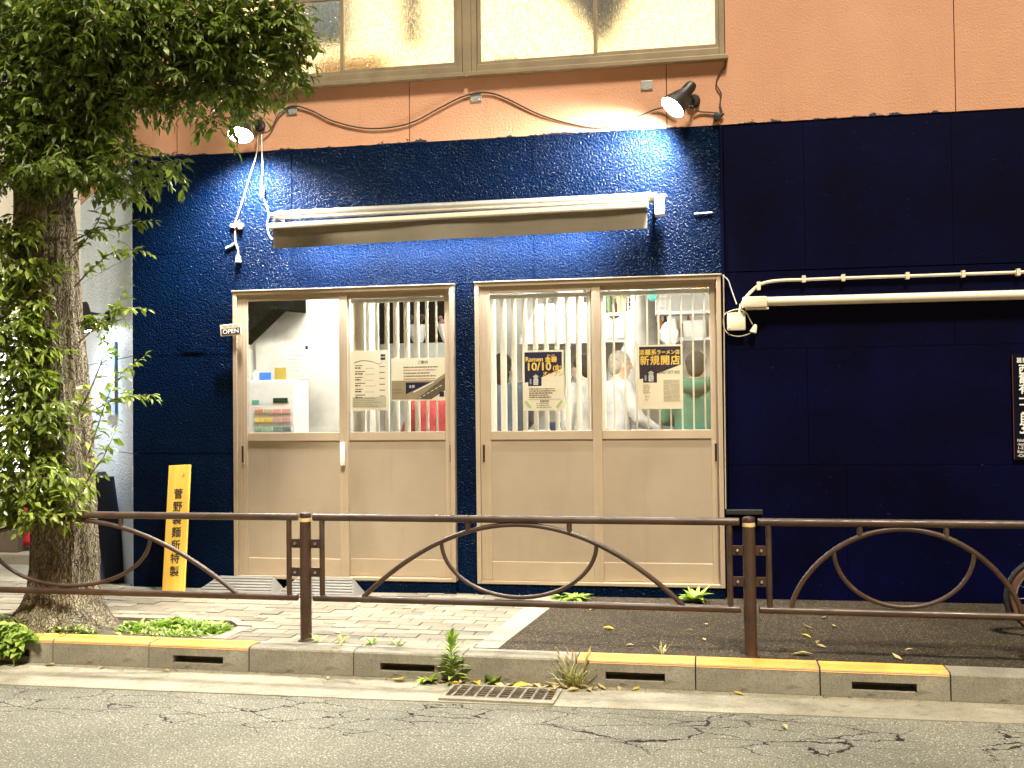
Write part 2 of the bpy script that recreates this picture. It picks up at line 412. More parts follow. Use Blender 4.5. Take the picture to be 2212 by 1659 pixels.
# ------------------------------------------------------------------ mesh helpers
class MB:
    def __init__(s): s.v = []; s.f = []
    def add(s, vs, fs):
        o = len(s.v); s.v += [tuple(p) for p in vs]; s.f += [tuple(i + o for i in f) for f in fs]; return s
    def box(s, x0, x1, y0, y1, z0, z1):
        return s.add([(x0, y0, z0), (x1, y0, z0), (x1, y1, z0), (x0, y1, z0), (x0, y0, z1), (x1, y0, z1), (x1, y1, z1), (x0, y1, z1)],
                     [(3, 2, 1, 0), (4, 5, 6, 7), (0, 1, 5, 4), (1, 2, 6, 5), (2, 3, 7, 6), (3, 0, 4, 7)])
    def bbox(s, x0, x1, y0, y1, z0, z1, b=0.004):
        bm = bmesh.new(); bmesh.ops.create_cube(bm, size=1)
        for v in bm.verts:
            v.co = Vector(((x0 + x1) / 2 + v.co.x * (x1 - x0), (y0 + y1) / 2 + v.co.y * (y1 - y0), (z0 + z1) / 2 + v.co.z * (z1 - z0)))
        bmesh.ops.bevel(bm, geom=bm.edges[:], offset=b, segments=2, affect='EDGES', profile=0.6)
        bm.verts.index_update()
        s.add([v.co[:] for v in bm.verts], [[v.index for v in f.verts] for f in bm.faces]); bm.free(); return s
    def prism(s, poly, y0, y1):           # poly of (x, z), counter-clockwise seen from -y
        n = len(poly)
        s.add([(x, y0, z) for x, z in poly] + [(x, y1, z) for x, z in poly],
              [tuple(range(n)), tuple(range(2 * n - 1, n - 1, -1))] + [(i, i + n, (i + 1) % n + n, (i + 1) % n) for i in range(n)])
        return s
    def slab(s, poly, z0, z1):            # poly of (x, y), counter-clockwise from above
        n = len(poly)
        s.add([(x, y, z0) for x, y in poly] + [(x, y, z1) for x, y in poly],
              [tuple(range(n - 1, -1, -1)), tuple(range(n, 2 * n))] + [(i, (i + 1) % n, (i + 1) % n + n, i + n) for i in range(n)])
        return s
    def tube(s, pts, r, n=8, cap=True):
        pts = [Vector(p) for p in pts]
        rs = r if isinstance(r, (list, tuple)) else [r] * len(pts)
        up = None; rings = []
        for i, p in enumerate(pts):
            t = (pts[min(i + 1, len(pts) - 1)] - pts[max(i - 1, 0)]).normalized()
            if up is None:
                a = Vector((0, 0, 1)) if abs(t.z) < 0.9 else Vector((1, 0, 0))
                up = (a - t * a.dot(t)).normalized()
            else:
                up = (up - t * up.dot(t)).normalized()
            sd = t.cross(up)
            rings.append([p + (up * math.cos(2 * math.pi * k / n) + sd * math.sin(2 * math.pi * k / n)) * rs[i] for k in range(n)])
        vs = [v for rg in rings for v in rg]; fs = []
        for i in range(len(pts) - 1):
            for k in range(n):
                fs.append((i * n + k, i * n + (k + 1) % n, (i + 1) * n + (k + 1) % n, (i + 1) * n + k))
        if cap: fs += [tuple(range(n - 1, -1, -1)), tuple((len(pts) - 1) * n + k for k in range(n))]
        return s.add(vs, fs)
    def lathe(s, prof, n=20, mtx=None):   # (r, z) profile round z
        vs = []; fs = []
        for r, z in prof:
            for k in range(n):
                p = Vector((r * math.cos(2 * math.pi * k / n), r * math.sin(2 * math.pi * k / n), z))
                vs.append(mtx @ p if mtx else p)
        for i in range(len(prof) - 1):
            for k in range(n):
                fs.append((i * n + k, i * n + (k + 1) % n, (i + 1) * n + (k + 1) % n, (i + 1) * n + k))
        return s.add(vs, fs)
    def ball(s, c, r, n=10, m=8, rz=None, ry=None):
        vs = [(c[0], c[1], c[2] - (rz or r))]; fs = []
        for i in range(1, m):
            a = -math.pi / 2 + math.pi * i / m
            for k in range(n):
                b = 2 * math.pi * k / n
                vs.append((c[0] + r * math.cos(a) * math.cos(b), c[1] + (ry or r) * math.cos(a) * math.sin(b), c[2] + (rz or r) * math.sin(a)))
        vs.append((c[0], c[1], c[2] + (rz or r)))
        for k in range(n): fs.append((0, 1 + (k + 1) % n, 1 + k))
        for i in range(m - 2):
            for k in range(n):
                fs.append((1 + i * n + k, 1 + i * n + (k + 1) % n, 1 + (i + 1) * n + (k + 1) % n, 1 + (i + 1) * n + k))
        L = len(vs) - 1
        for k in range(n): fs.append((L, 1 + (m - 2) * n + k, 1 + (m - 2) * n + (k + 1) % n))
        return s.add(vs, fs)
    def mesh(s, name, m, smooth=False):
        me = bpy.data.meshes.new(name); me.from_pydata(s.v, [], s.f); me.validate(); me.update()
        if m: me.materials.append(m if not isinstance(m, str) else MATS[m])
        if smooth:
            me.polygons.foreach_set('use_smooth', [True] * len(me.polygons))
            me.set_sharp_from_angle(angle=R(40))
        return me
    def build(s, name, m, parent=None, smooth=False, loc=None, rot=None):
        return link(name, s.mesh(name, m, smooth), parent, loc, rot)
def link(name, data, parent=None, loc=None, rot=None):
    o = bpy.data.objects.new(name, data); COL.objects.link(o)
    if parent: o.parent = parent
    if loc: o.location = loc
    if rot: o.rotation_euler = rot
    return o
def empty(name, loc=(0, 0, 0), rz=0.0):
    o = bpy.data.objects.new(name, None); COL.objects.link(o)
    o.location = loc; o.rotation_euler = (0, 0, rz); o.empty_display_size = 0.1
    return o
def tag(o, label=None, cat=None, group=None, kind=None):
    if label: o['label'] = label
    if cat: o['category'] = cat
    if group: o['group'] = group
    if kind: o['kind'] = kind
    return o
def struct(name, mb, m, **k):
    o = mb.build(name, m, **k); o['kind'] = 'structure'; return o
def spline(pts, n=6):
    P = [Vector(p) for p in pts]; P = [P[0] * 2 - P[1]] + P + [P[-1] * 2 - P[-2]]; out = []
    for i in range(1, len(P) - 2):
        for k in range(n):
            t = k / n
            a, b, c, d = P[i - 1:i + 3]
            out.append(0.5 * ((2 * b) + (c - a) * t + (2 * a - 5 * b + 4 * c - d) * t * t + (3 * b - a - 3 * c + d) * t ** 3))
    out.append(P[-2]); return out
_tc = {}
def text_mesh(body, size, m, bold=0.0, name='lettering', align='CENTER'):
    key = (body, size, m.name, bold, align)
    if key in _tc: return _tc[key]
    cu = bpy.data.curves.new('t', 'FONT'); cu.body = body; cu.size = size
    cu.align_x = align; cu.align_y = 'CENTER'; cu.resolution_u = 3
    o = bpy.data.objects.new('t', cu); COL.objects.link(o)
    dg = bpy.context.evaluated_depsgraph_get()
    me = bpy.data.meshes.new_from_object(o.evaluated_get(dg)); me.name = name
    bpy.data.objects.remove(o); bpy.data.curves.remove(cu)
    if bold:      # heavier strokes: the same glyphs a hair apart, each on its own layer
        V0 = [v.co.copy() for v in me.vertices]; F0 = [list(p.vertices) for p in me.polygons]; mb = MB(); b_ = bold * size
        for k, (dx, dy) in enumerate(((0, 0), (b_, b_ * .4), (-b_, -b_ * .4), (b_ * .4, -b_), (-b_ * .4, b_))):
            mb.add([(v.x + dx, v.y + dy, v.z + k * .00006) for v in V0], F0)
        me = mb.mesh(name, None)
    me.materials.clear(); me.materials.append(m)
    _tc[key] = me
    return me
def text(parent, body, size, m, x, z, y, bold=0.0, name='lettering', align='CENTER', sx=1.0, sz=1.0):
    o = link(name, text_mesh(body, size, m, bold, name, align), parent, (x, y, z), (R(90), 0, 0))
    o.scale = (sx, sz, 1)
    return o

# ------------------------------------------------------------------ ground
struct('road', MB().add([(-70, -60, 0), (70, -60, 0), (70, 6.0, 0), (-70, 6.0, 0)], [(0, 1, 2, 3)]), ROAD)
g = MB()
xs = [-40, -3.606, -0.866, 1.439, 40]; ys = [4.80, 4.852, 4.854, 4.876, 5.0]
for i in range(4):
    g.slab([(xs[i], ys[i]), (xs[i + 1], ys[i + 1]), (xs[i + 1], 5.2046 - 0.0217 * xs[i + 1] + 0.02), (xs[i], 5.2046 - 0.0217 * xs[i] + 0.02)], -0.02, 0.005)
struct('gutter_apron', g, GUTTER)
# base under the pavement, and the dark patched asphalt on the right
struct('side_pavement', MB().slab([(-40, 6.92), (-4.0, 6.92), (-4.0, 30), (-40, 30)], 0.0, PV - 0.012), EDGING)
struct('far_pavement', MB().slab([(-40, 6.2), (-5.35, 5.48), (-5.35, 6.915), (-40, 6.915)], 0.0, PV - 0.008), EDGING)
yk = lambda x, d: 5.2046 - 0.0217 * x + d
struct('asphalt_pavement', MB().slab([(-1.035, yk(-1.035, .15)), (40, yk(40, .15)), (40, 7.0), (-0.845, 7.0)], 0.0, PV + 0.002), NEWASPH)

# ------------------------------------------------------------------ kerb
kerb = empty('kerb', (0, 5.2046, 0), ROT); kerb['kind'] = 'structure'
def kerb_mesh(slot):
    m = MB()
    L, H, W, c = 0.594, PV, 0.15, 0.012
    prof = [(0.006, -0.02), (0.0, 0.01), (0.004, H - c), (0.010, H - 0.004), (0.022, H), (W, H), (W, -0.02)]   # (y, z)
    def seg(x0, x1, lo=None, hi=None, prof=prof):
        n = len(prof)
        m.add([(x0, y, z) for y, z in prof] + [(x1, y, z) for y, z in prof],
              [tuple(range(n)), tuple(range(2 * n - 1, n - 1, -1))] + [(i, i + n, (i + 1) % n + n, (i + 1) % n) for i in range(n)])
    if not slot:
        seg(0, L)
    else:
        a, b = 0.145, 0.445
        seg(0, a); seg(b, L)
        m.box(a, b, 0.001, W, -0.02, 0.040)
        m.box(a, b, 0.110, W, 0.040, 0.082)
        m.add([(a, 0.003, 0.082), (b, 0.003, 0.082), (b, 0.004, H - c), (a, 0.004, H - c), (b, 0.010, H - .004), (a, 0.010, H - .004),
               (b, .022, H), (a, .022, H), (b, W, H), (a, W, H), (b, W, .082), (a, W, .082)],
              [(0, 1, 2, 3), (3, 2, 4, 5), (5, 4, 6, 7), (7, 6, 8, 9), (0, 11, 10, 1)])
    return m.mesh('kerb_block', KERB)
KM = [kerb_mesh(False), kerb_mesh(True)]
paint = MB()
paint.add([(0.002, 0.0095, PV - 0.003), (0.592, 0.0095, PV - 0.003), (0.592, 0.022, PV + 0.002), (0.002, 0.022, PV + 0.002), (0.592, 0.146, PV + 0.002), (0.002, 0.146, PV + 0.002)],
          [(0, 1, 2, 3), (3, 2, 4, 5)])
paint.add([(0.002, 0.0022, PV - 0.017), (0.592, 0.0022, PV - 0.017)], [])
paint.f.append((6, 7, 1, 0))
PM = paint.mesh('yellow_paint', YELPAINT)
for k in range(-16, 9):
    x = 0.009 + 0.6 * k
    kb = link('kerb_block', KM[k % 2], kerb, (x, random.uniform(-.003, .003), random.uniform(-.002, .002)), (0, 0, random.uniform(-.004, .004)))
    if k <= -5 or k in (-1, 0, 1):
        link('yellow_paint', PM, kb)

# ------------------------------------------------------------------ brick pavement, edging, tree pit
pav = empty('brick_pavement', (0, 5.2046, PV), ROT); pav['kind'] = 'structure'
bricks = []
for q in range(4):
    m = MB().bbox(0, 0.1955, 0, 0.0955, -0.05, 0.0, 0.0035)
    bricks.append(m.mesh('brick', PAVER))
struct('joint_bed', MB().slab([(-6.5, 0.155), (-1.11, 0.155), (-0.97, 1.75), (-6.5, 1.75)], -0.06, -0.007), SOIL, parent=pav)
for r in range(16):
    y0 = 0.157 + r * 0.0998
    xr = -1.172 + 0.094 * (y0 - 0.157)            # left edge of the pale edging
    x = xr - 0.0 - (0.1 if r % 2 else 0.0) + random.uniform(-.004, .004)
    while x > -5.2:
        x0 = x - 0.2
        xc, yc = x0 + 0.1, y0 + 0.05
        inpit = yc < 0.63 and xc < -2.72
        if not inpit:
            o = link('brick', random.choice(bricks), pav, (x0, y0, random.uniform(-.003, .002)),
                     (random.uniform(-.008, .008), random.uniform(-.008, .008), random.uniform(-.006, .006)))
        if r % 2 and x == xr: pass
        x -= 0.2
    if r % 2:
        o = link('brick', bricks[0], pav, (xr - 0.098, y0, 0)); o.scale = (0.5, 1, 1)
edge = empty('edging_strip', (0, 0, 0)); edge['kind'] = 'structure'
A0, A1 = Vector((-1.166, 5.385)), Vector((-1.03, 6.93)); B0, B1 = Vector((-1.035, 5.385)), Vector((-0.855, 6.93))
for k in range(3):
    t0, t1 = k / 3 + 0.002, (k + 1) / 3 - 0.002
    P = [A0.lerp(A1, t0), B0.lerp(B1, t0), B0.lerp(B1, t1), A0.lerp(A1, t1)]
    MB().slab([p[:] for p in P], 0.03, PV + 0.004).build('edging_slab', EDGING, edge)
pit = empty('tree_pit', (0, 5.2046, PV), ROT); pit['kind'] = 'structure'
bm = MB(); nx, ny = 60, 14
vs = []; fs = []
for j in range(ny + 1):
    for i in range(nx + 1):
        x = -6.4 + 3.72 * i / nx; y = 0.152 + 0.43 * j / ny
        z = -0.035 + 0.012 * math.sin(x * 9 + y * 7) + 0.03 * math.exp(-((x + 3.8) ** 2 * 6 + (y - .4) ** 2 * 12)) + random.uniform(-.008, .008)
        vs.append((x, y, z))
for j in range(ny):
    for i in range(nx):
        a = j * (nx + 1) + i; fs.append((a, a + 1, a + nx + 2, a + nx + 1))
bm.add(vs, fs).build('soil', SOIL, pit, True)
for k in range(6):
    x1 = -2.80 - 0.6 * k
    MB().bbox(x1 - 0.595, x1, 0.585, 0.655, -0.1, 0.012, 0.006).build('border_block', EDGING, pit)
MB().slab([(-2.80, 0.655), (-2.80, 0.59), (-2.69, 0.47), (-2.60, 0.47)], -0.08, 0.012).build('border_block', EDGING, pit)
MB().slab([(-2.69, 0.465), (-2.69, 0.157), (-2.62, 0.157), (-2.60, 0.465)], -0.08, 0.004).build('border_block', PAVER, pit)

# ------------------------------------------------------------------ drain grate
gr_ = empty('drain_grate', (0, 0, 0))
tag(gr_, 'rusty steel drain grate set in the gutter below the kerb', 'drain grate')
q = [Vector((-1.235, 4.90)), Vector((-0.665, 4.885)), Vector((-0.655, 5.12)), Vector((-1.225, 5.135))]
def quadpt(u, v): return q[0].lerp(q[1], u).lerp(q[3].lerp(q[2], u), v)
fr = MB()
for a, b in ((0, 1), (2, 3)):
    pass
def barq(u0, u1, v0, v1, z0, z1, mb): return mb.slab([quadpt(u0, v0)[:], quadpt(u1, v0)[:], quadpt(u1, v1)[:], quadpt(u0, v1)[:]], z0, z1)
barq(0, 1, -0.1, 0.10, 0.0, 0.016, fr); barq(0, 1, 0.93, 1.0, 0.0, 0.016, fr); barq(0, 0.035, .1, .93, 0.0, .016, fr); barq(.965, 1, .1, .93, 0.0, .016, fr)
fr.build('frame', EDGING, gr_)
barq(0.035, 0.965, .1, .93, 0.0, 0.0065, MB()).build('sump', mat('sump_mud', (.03, .024, .016), .9, 0, .5, 30), gr_)
RUST = mat('rusty_iron', (0.13, 0.085, 0.05), 0.8, 0.2, 0.4, 25, bump_s=.4)
for k in range(9):
    u = 0.08 + 0.1 * k
    barq(u, u + 0.022, .1, .93, 0.0, 0.0145, MB()).build('bar', mat('grey_iron', (.17, .155, .125), .7, .2, .3, 20), gr_)
for k in range(5):
    v = .18 + .15 * k
    barq(.04, .96, v, v + .035, 0.0, 0.012, MB()).build('cross_bar', RUST, gr_)

# ------------------------------------------------------------------ building
bld = empty('shop_building', (0, F, 0))
tag(bld, 'two storey shop building, navy stucco below and orange wall above', 'building')
G = 0.003
def panel(poly, m, name='wall_panel', y0=0.0, y1=0.05, rot=None, parent=bld):
    return MB().prism(poly, y0, y1).build(name, m, parent, rot=rot)
def rect(x0, z0, x1, z1): return [(x0 + G, z0 + G), (x1 - G, z0 + G), (x1 - G, z1 - G), (x0 + G, z1 - G)]
NV, NS, ORG = MATS['navy'], MATS['navy_smooth_dim'], MATS['orange']
T = 3.308
for p in (rect(-4.07, .10, -3.258, 1.118), rect(-4.07, 1.118, -3.258, 1.84), rect(-4.07, 1.84, -3.69, 2.59), rect(-3.69, 1.84, -3.258, 2.59),
          [(-4.07 + G, 2.59 + G), (-3.258, 2.59 + G), (-3.258, 2.296), (-2.815 - G, 2.296), (-2.815 - G, T), (-4.07 + G, T)],
          rect(-2.815, 2.296, -1.051, T + G), rect(-1.051, 2.30, 0.238, T + G), rect(-1.614, .10, -1.467, 2.296)):
    panel(p, NV)
G = 0.0012
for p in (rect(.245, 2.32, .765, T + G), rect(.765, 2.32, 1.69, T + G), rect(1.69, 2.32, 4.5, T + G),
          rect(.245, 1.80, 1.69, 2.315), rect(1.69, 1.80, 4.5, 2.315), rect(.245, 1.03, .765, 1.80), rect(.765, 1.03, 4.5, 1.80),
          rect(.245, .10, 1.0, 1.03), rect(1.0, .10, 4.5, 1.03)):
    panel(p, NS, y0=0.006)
G = 0.003
W0 = 3.742
for p in ([(-4.07 + G, T + .004), (-3.705 - G, T + .004), (-3.705 - G, 6.5), (-4.07 + G, 6.5)],
          [(-3.705 + G, T + .004), (-1.93 - G, T + .004), (-1.93 - G, W0), (-3.35, W0), (-3.35, 6.5), (-3.705 + G, 6.5)],
          [(-1.93 + G, T + .004), (-.127 - G, T + .004), (-.127 - G, W0), (-1.93 + G, W0)],
          [(-.127 + G, T + .004), (1.72 - G, T + .004), (1.72 - G, 6.5), (.268, 6.5), (.268, W0), (-.127 + G, W0)],
          [(1.72 + G, T + .004), (4.5, T + .004), (4.5, 6.5), (1.72 + G, 6.5)],
          [(-3.345, 5.16), (.262, 5.16), (.262, 6.5), (-3.345, 6.5)]):
    panel(p, ORG, 'upper_wall_panel')
# solid wall behind the panels, with door and window openings
core = MB()
for x0, x1, z0, z1 in ((-4.06, -3.27, .05, 6.5), (-3.27, -1.6, 2.31, 3.78), (-1.6, -1.48, .05, 3.78), (-1.48, .2, 2.31, 3.78), (.2, 4.5, .05, 3.78), (.25, 4.5, 3.78, 6.5),
                       (-3.27, .25, 5.14, 6.5), (-3.27, -3.245, 3.78, 5.14)):
    core.box(x0, x1, 0.051, 0.16, z0, z1)
core.build('wall_core', mat('grout', (0.012, 0.013, 0.02), 0.9), bld)
# corner-cut wall on the left, going back at an angle
ch = Matrix.Rotation(R(-47), 4, 'Z')
cx = Vector((-4.07, 0, 0))
def chamfer(poly, m, name):
    n = len(poly); mb = MB().prism(poly, 0.0, 0.06)
    mb.v = [tuple(cx + ch @ Vector(v)) for v in mb.v]
    return mb.build(name, m, bld)
PB = MATS['pale_blue']
for z0, z1 in ((.06, 1.118), (1.118, 1.84), (1.84, 2.59), (2.59, T)):
    for x0, x1 in ((-1.0, 0), (-2.0, -1.0)):
        chamfer([(x0 + G, z0 + G), (x1, z0 + G), (x1, z1 - G), (x0 + G, z1 - G)], PB, 'corner_wall_panel')
chamfer([(-2.0, T + .004), (0, T + .004), (0, 6.5), (-2.0, 6.5)], ORG, 'upper_wall_panel')
# navy plinth under the doors, and the small raised vent patch on the pier
MB().bbox(-2.33, -1.617, -0.035, 0.10, .10, .214, .004).build('plinth', NV, bld)
MB().bbox(-3.256, -2.335, -0.01, 0.10, .10, .214, .004).build('plinth', NV, bld)
MB().bbox(-1.464, .212, -0.035, 0.10, .10, .210, .004).build('plinth', NV, bld)
MB().bbox(-3.67, -3.50, -0.006, 0.01, 1.855, 1.915, .003).build('patch_plate', NV, bld)
MB().bbox(.225, .46, -0.06, 0.01, .705, .735, .004).build('wall_ledge', BLACKM, bld)
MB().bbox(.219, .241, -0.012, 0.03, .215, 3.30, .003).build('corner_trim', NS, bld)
MB().tube([(.222, -.018, .74), (.226, -.018, 1.5), (.232, -.018, 2.30)], .0045, 6).build('thin_conduit', OLDCORD, bld)

def frame_rect(mb, x0, x1, z0, z1, w, y0, y1, b=.003, sides='LRTB', wt=None, wb=None):
    wt = wt or w; wb = wb or w
    if 'L' in sides: mb.bbox(x0, x0 + w, y0, y1, z0, z1, b)
    if 'R' in sides: mb.bbox(x1 - w, x1, y0, y1, z0, z1, b)
    if 'T' in sides: mb.bbox(x0 + w + .0005, x1 - w - .0005, y0 + .001, y1 - .001, z1 - wt, z1, b)
    if 'B' in sides: mb.bbox(x0 + w + .0005, x1 - w - .0005, y0 + .001, y1 - .001, z0, z0 + wb, b)
    return mb

def sliding_unit(x0, x1, z0, z1, xm0, xm1, pulls, white_pull=None, front_right=False):
    m = MB()
    frame_rect(m, x0, x1, z0, z1, .030, -.045, .09, .003, wt=.028, wb=.022)
    m.bbox(x0 - .006, x1 + .006, -.052, .0, z1 + .0005, z1 + .010, .002)
    m.build('door_frame', ALU, bld)
    MB().box(x0 + .032, x1 - .032, -.030, -.024, z1 - .046, z1 - .029).build('head_track', ALU, bld)
    leaves = ((x0 + .031, xm1 + (.012 if front_right else 0), 0.004 if front_right else -.028), (xm0 - (0 if front_right else .012), x1 - .031, -.028 if front_right else 0.004))
    for i, (a, b, y) in enumerate(leaves):
        zb, zt = z0 + .024, z1 - .030
        fr = MB(); y1 = y + .026
        wl = .066 if i == 0 else (xm1 - xm0)
        wr = .034 if i else (xm1 - xm0)
        if i == 0: wl, wr = (xm0 * 0 + .072), (xm1 - xm0 if not front_right else xm1 - xm0 + .012)
        else: wl, wr = (xm1 - xm0 + (0 if front_right else .012)), .045
        fr.bbox(a, a + wl, y, y1, zb, zt, .003)
        fr.bbox(b - wr, b, y, y1, zb, zt, .003)
        fr.bbox(a + wl + .0005, b - wr - .0005, y + .001, y1, zt - .040, zt - .0005, .003)
        fr.bbox(a + wl + .0005, b - wr - .0005, y + .001, y1, 1.206, 1.266, .003)
        fr.bbox(a + wl + .0005, b - wr - .0005, y + .001, y1, zb + .0005, .368, .003)
        for k in range(2):     # fine ribs on the stiles
            xx = a + wl * (.32 + .34 * k); fr.box(xx, xx + .003, y - .002, y + .001, zb + .01, zt - .01)
            xx = b - wr * (.32 + .34 * k); fr.box(xx, xx + .003, y - .002, y + .001, zb + .01, zt - .01)
        leaf = fr.build('sliding_door', ALU, bld)
        MB().box(a + wl - .004, b - wr + .004, y + .011, y + .015, 1.262, zt - .036).build('glass_pane', GLASS, leaf)
        MB().bbox(a + wl - .002, b - wr + .002, y + .008, y + .018, .364, 1.210, .001).build('lower_panel', ALU_PANEL, leaf)
        px = pulls[i]
        if px is not None:
            pl = frame_rect(MB(), px - .013, px + .013, 1.045, 1.178, .005, y - .004, y + .001, .001)
            pu = pl.build('recessed_pull', ALU, leaf)
            MB().box(px - .0075, px + .0075, y - .0022, y + .001, 1.052, 1.172).build('recess', DARK, pu)
        if white_pull and i == 0:
            MB().bbox(white_pull - .016, white_pull + .016, y - .030, y - .001, 1.03, 1.195, .008).build('pull_handle', WHITEP, leaf, True)
sliding_unit(-3.255, -1.616, .222, 2.288, -2.457, -2.395, (-3.19, -1.655), white_pull=-2.43)
sliding_unit(-1.465, .212, .215, 2.295, -.655, -.594, (-1.412, .165))

# ------------------------------------------------------------------ upper windows
def window(x0, x1, z0, z1, mull, sill_x, transom=None):
    fr = frame_rect(MB(), x0, x1, z0, z1, .036, -.042, .08, .003, wb=.050)
    fr.bbox(sill_x[0], sill_x[1], -.055, .0, z0 - .030, z0 - .001, .003)
    w = fr.build('window', ALU_DARK, bld)
    edges = [x0 + .037] + mull + [x1 - .037]
    for i in range(len(edges) - 1):
        a, b = edges[i], edges[i + 1]; y = -.03 if i % 2 else -.008
        sash = frame_rect(MB(), a - (.012 if i else 0), b + (.012 if i < len(edges) - 2 else 0), z0 + .051, z1 - .037, .024, y, y + .024, .002, wb=.030)
        if transom: sash.bbox(a + .013, b - .013, y + .001, y + .023, transom, transom + .03, .002)
        sash.build('sash', ALU_DARK, w)
        MB().box(a + .008, b - .008, y + .010, y + .014, z0 + .078, z1 - .058).build('figured_pane', FIGURED, w)
window(-3.34, -1.535, W0 + .030, 5.12, [-2.418], (-3.36, -1.52), 4.375)
window(-1.468, .262, W0 + .030, 5.12, [-.604], (-1.49, .285))
MB().bbox(-1.533, -1.470, -.04, .08, W0 + .0, 5.12, .004).build('window_post', ALU_DARK, bld)

# upstairs room seen dimly through the figured glass
def room_box(x0, x1, y0, y1, z0, z1, names, mats):
    t = .06
    struct(names[0], MB().box(x0, x1, y0, y1, z0 - t, z0), mats[0])
    struct(names[1], MB().box(x0, x1, y0, y1, z1, z1 + t), mats[1])
    struct(names[2], MB().box(x0, x1, y1, y1 + t, z0, z1), mats[2])
    struct(names[2], MB().box(x0 - t, x0, y0, y1, z0, z1), mats[2])
    struct(names[2], MB().box(x1, x1 + t, y0, y1, z0, z1), mats[2])
UPW = mat('cream_wall', (0.88, 0.82, 0.66), 0.8, 0, .05)
room_box(-3.6, .6, F + .165, F + 3.0, 3.55, 5.6, ('upstairs_floor', 'upstairs_ceiling', 'upstairs_wall'), (mat('tatami', (.45, .36, .2), .8), UPW, UPW))
TUBEL = emat('lit_tube_warm', (1.0, 0.95, 0.85), 200)
for x in (-2.5, -.6):
    l = MB().tube([(x - .6, F + .24, 5.50), (x + .6, F + .24, 5.50)], .05, 10).build('ceiling_lamp', TUBEL)
    tag(l, 'lit tube lamp on the upstairs ceiling behind %s' % ('the window by the tree' if x < -2 else 'the window over the second door'), 'lamp')
SHADE = mat('grey_cloth', (0.13, 0.125, 0.12), 0.9)
tag(MB().prism([(-1.05, 4.62), (-.585, 4.03), (-.565, 4.03), (-.22, 4.62), (-.45, 4.75), (-.8, 4.75)], F + .34, F + .38).build('hanging_garment', SHADE),
    'dark grey garment hanging in a point behind the figured window', 'garment')
tag(MB().prism([(-2.06, 4.14), (-1.93, 4.12), (-1.92, 4.8), (-2.08, 4.8)], F + .34, F + .37).build('hanging_towel', SHADE),
    'dark narrow towel hanging behind the window beside the tree', 'towel')
tag(MB().bbox(-2.78, -2.2, F + .34, F + .60, 3.552, 4.08, .01).build('storage_box', mat('cardboard', (.62, .36, .14), .8)),
    'orange brown box standing behind the window beside the tree', 'box')
tag(MB().bbox(-2.92, -2.47, F + .34, F + .42, 4.18, 5.3, .02).build('curtain', mat('blue_grey_cloth', (.16, .20, .24), .9)),
    'blue grey curtain gathered behind the window beside the tree', 'curtain')
tag(MB().bbox(-1.36, -1.16, F + .10, F + .2, 3.84, 3.90, .015).build('small_bundle', SHADE), 'small dark bundle on the sill behind the second window', 'bundle')

# ------------------------------------------------------------------ shop interior
IW = mat('interior_wall', (0.68, 0.66, 0.60), 0.7, 0, .06)
room_box(-3.75, .62, F + .165, 11.6, .20, 2.75, ('shop_floor', 'shop_ceiling', 'shop_wall'), (mat('shop_floor_tile', (.30, .27, .22), .5), IW, IW))
TUBEC = emat('lit_tube_white', (1.0, 0.96, 0.88), 112)
for x, y, w in ((-2.85, 7.42, 'over the ticket machine'), (-1.3, 7.45, 'over the entrance behind the blinds'), (-.2, 7.45, 'over the green hooded customer'), (-1.1, 10.1, 'over the kitchen counter')):
    l = MB().bbox(x - .35, x + .35, y - .04, y + .04, 2.66, 2.71, .012).build('ceiling_lamp', TUBEC)
    tag(l, 'lit white tube lamp on the shop ceiling ' + w, 'lamp')
# concrete-look partition and the dark sloping stair underside above it
tag(MB().bbox(-3.7, -2.62, 8.30, 8.36, .20, 2.70, .004).build('partition', mat('plaster_grey', (.52, .51, .46), .8, 0, .25, 2.5)),
    'pale grey plaster partition behind the ticket machine', 'partition')
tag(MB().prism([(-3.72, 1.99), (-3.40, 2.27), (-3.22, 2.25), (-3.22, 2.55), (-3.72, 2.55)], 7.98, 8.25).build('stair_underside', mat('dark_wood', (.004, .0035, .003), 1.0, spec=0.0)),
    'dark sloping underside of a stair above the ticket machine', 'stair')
tag(MB().ball((-3.62, 7.9, 2.30), .022, 8, 6).build('red_ornament', mat('red_ornament', (.55, .05, .02), .5), smooth=True), 'small red ornament hanging in the corner of the doorway', 'ornament')
# ticket machine
tm = empty('ticket_machine', (-3.345, 7.95, .20)); tag(tm, 'white ticket vending machine with rows of coloured menu buttons', 'ticket machine')
MB().bbox(-.20, .20, -.16, .16, 0, 1.47, .012).build('cabinet', WHITEP, tm)
bc = [(.62, .25, .18), (.55, .50, .30), (.70, .35, .32), (.70, .35, .33), (.75, .55, .10), (.75, .52, .12), (.72, .40, .38), (.70, .38, .36), (.30, .45, .32), (.32, .48, .36), (.15, .25, .22), (.12, .18, .2),
      (.75, .70, .6), (.7, .55, .45), (.72, .36, .34), (.7, .4, .4), (.3, .32, .3), (.2, .22, .24), (.18, .18, .2), (.7, .3, .3)]
for i in range(5):
    for j in range(4):
        k = i * 4 + j; c = bc[k]
        MB().bbox(-.135 + j * .078, -.135 + j * .078 + .070, -.172, -.159, 1.20 - i * .072, 1.20 - i * .072 + .036, .003).build('button', mat('button_%d' % k, c, .4, 0, .05), tm)
MB().bbox(.02, .145, -.166, -.159, 1.285, 1.325, .003).build('display', mat('display_dark', (.012, .03, .02), .2), tm)
MB().bbox(-.16, -.10, -.166, -.159, 1.28, 1.31, .003).build('coin_slot', mat('slot_green', (.05, .35, .28), .4), tm)
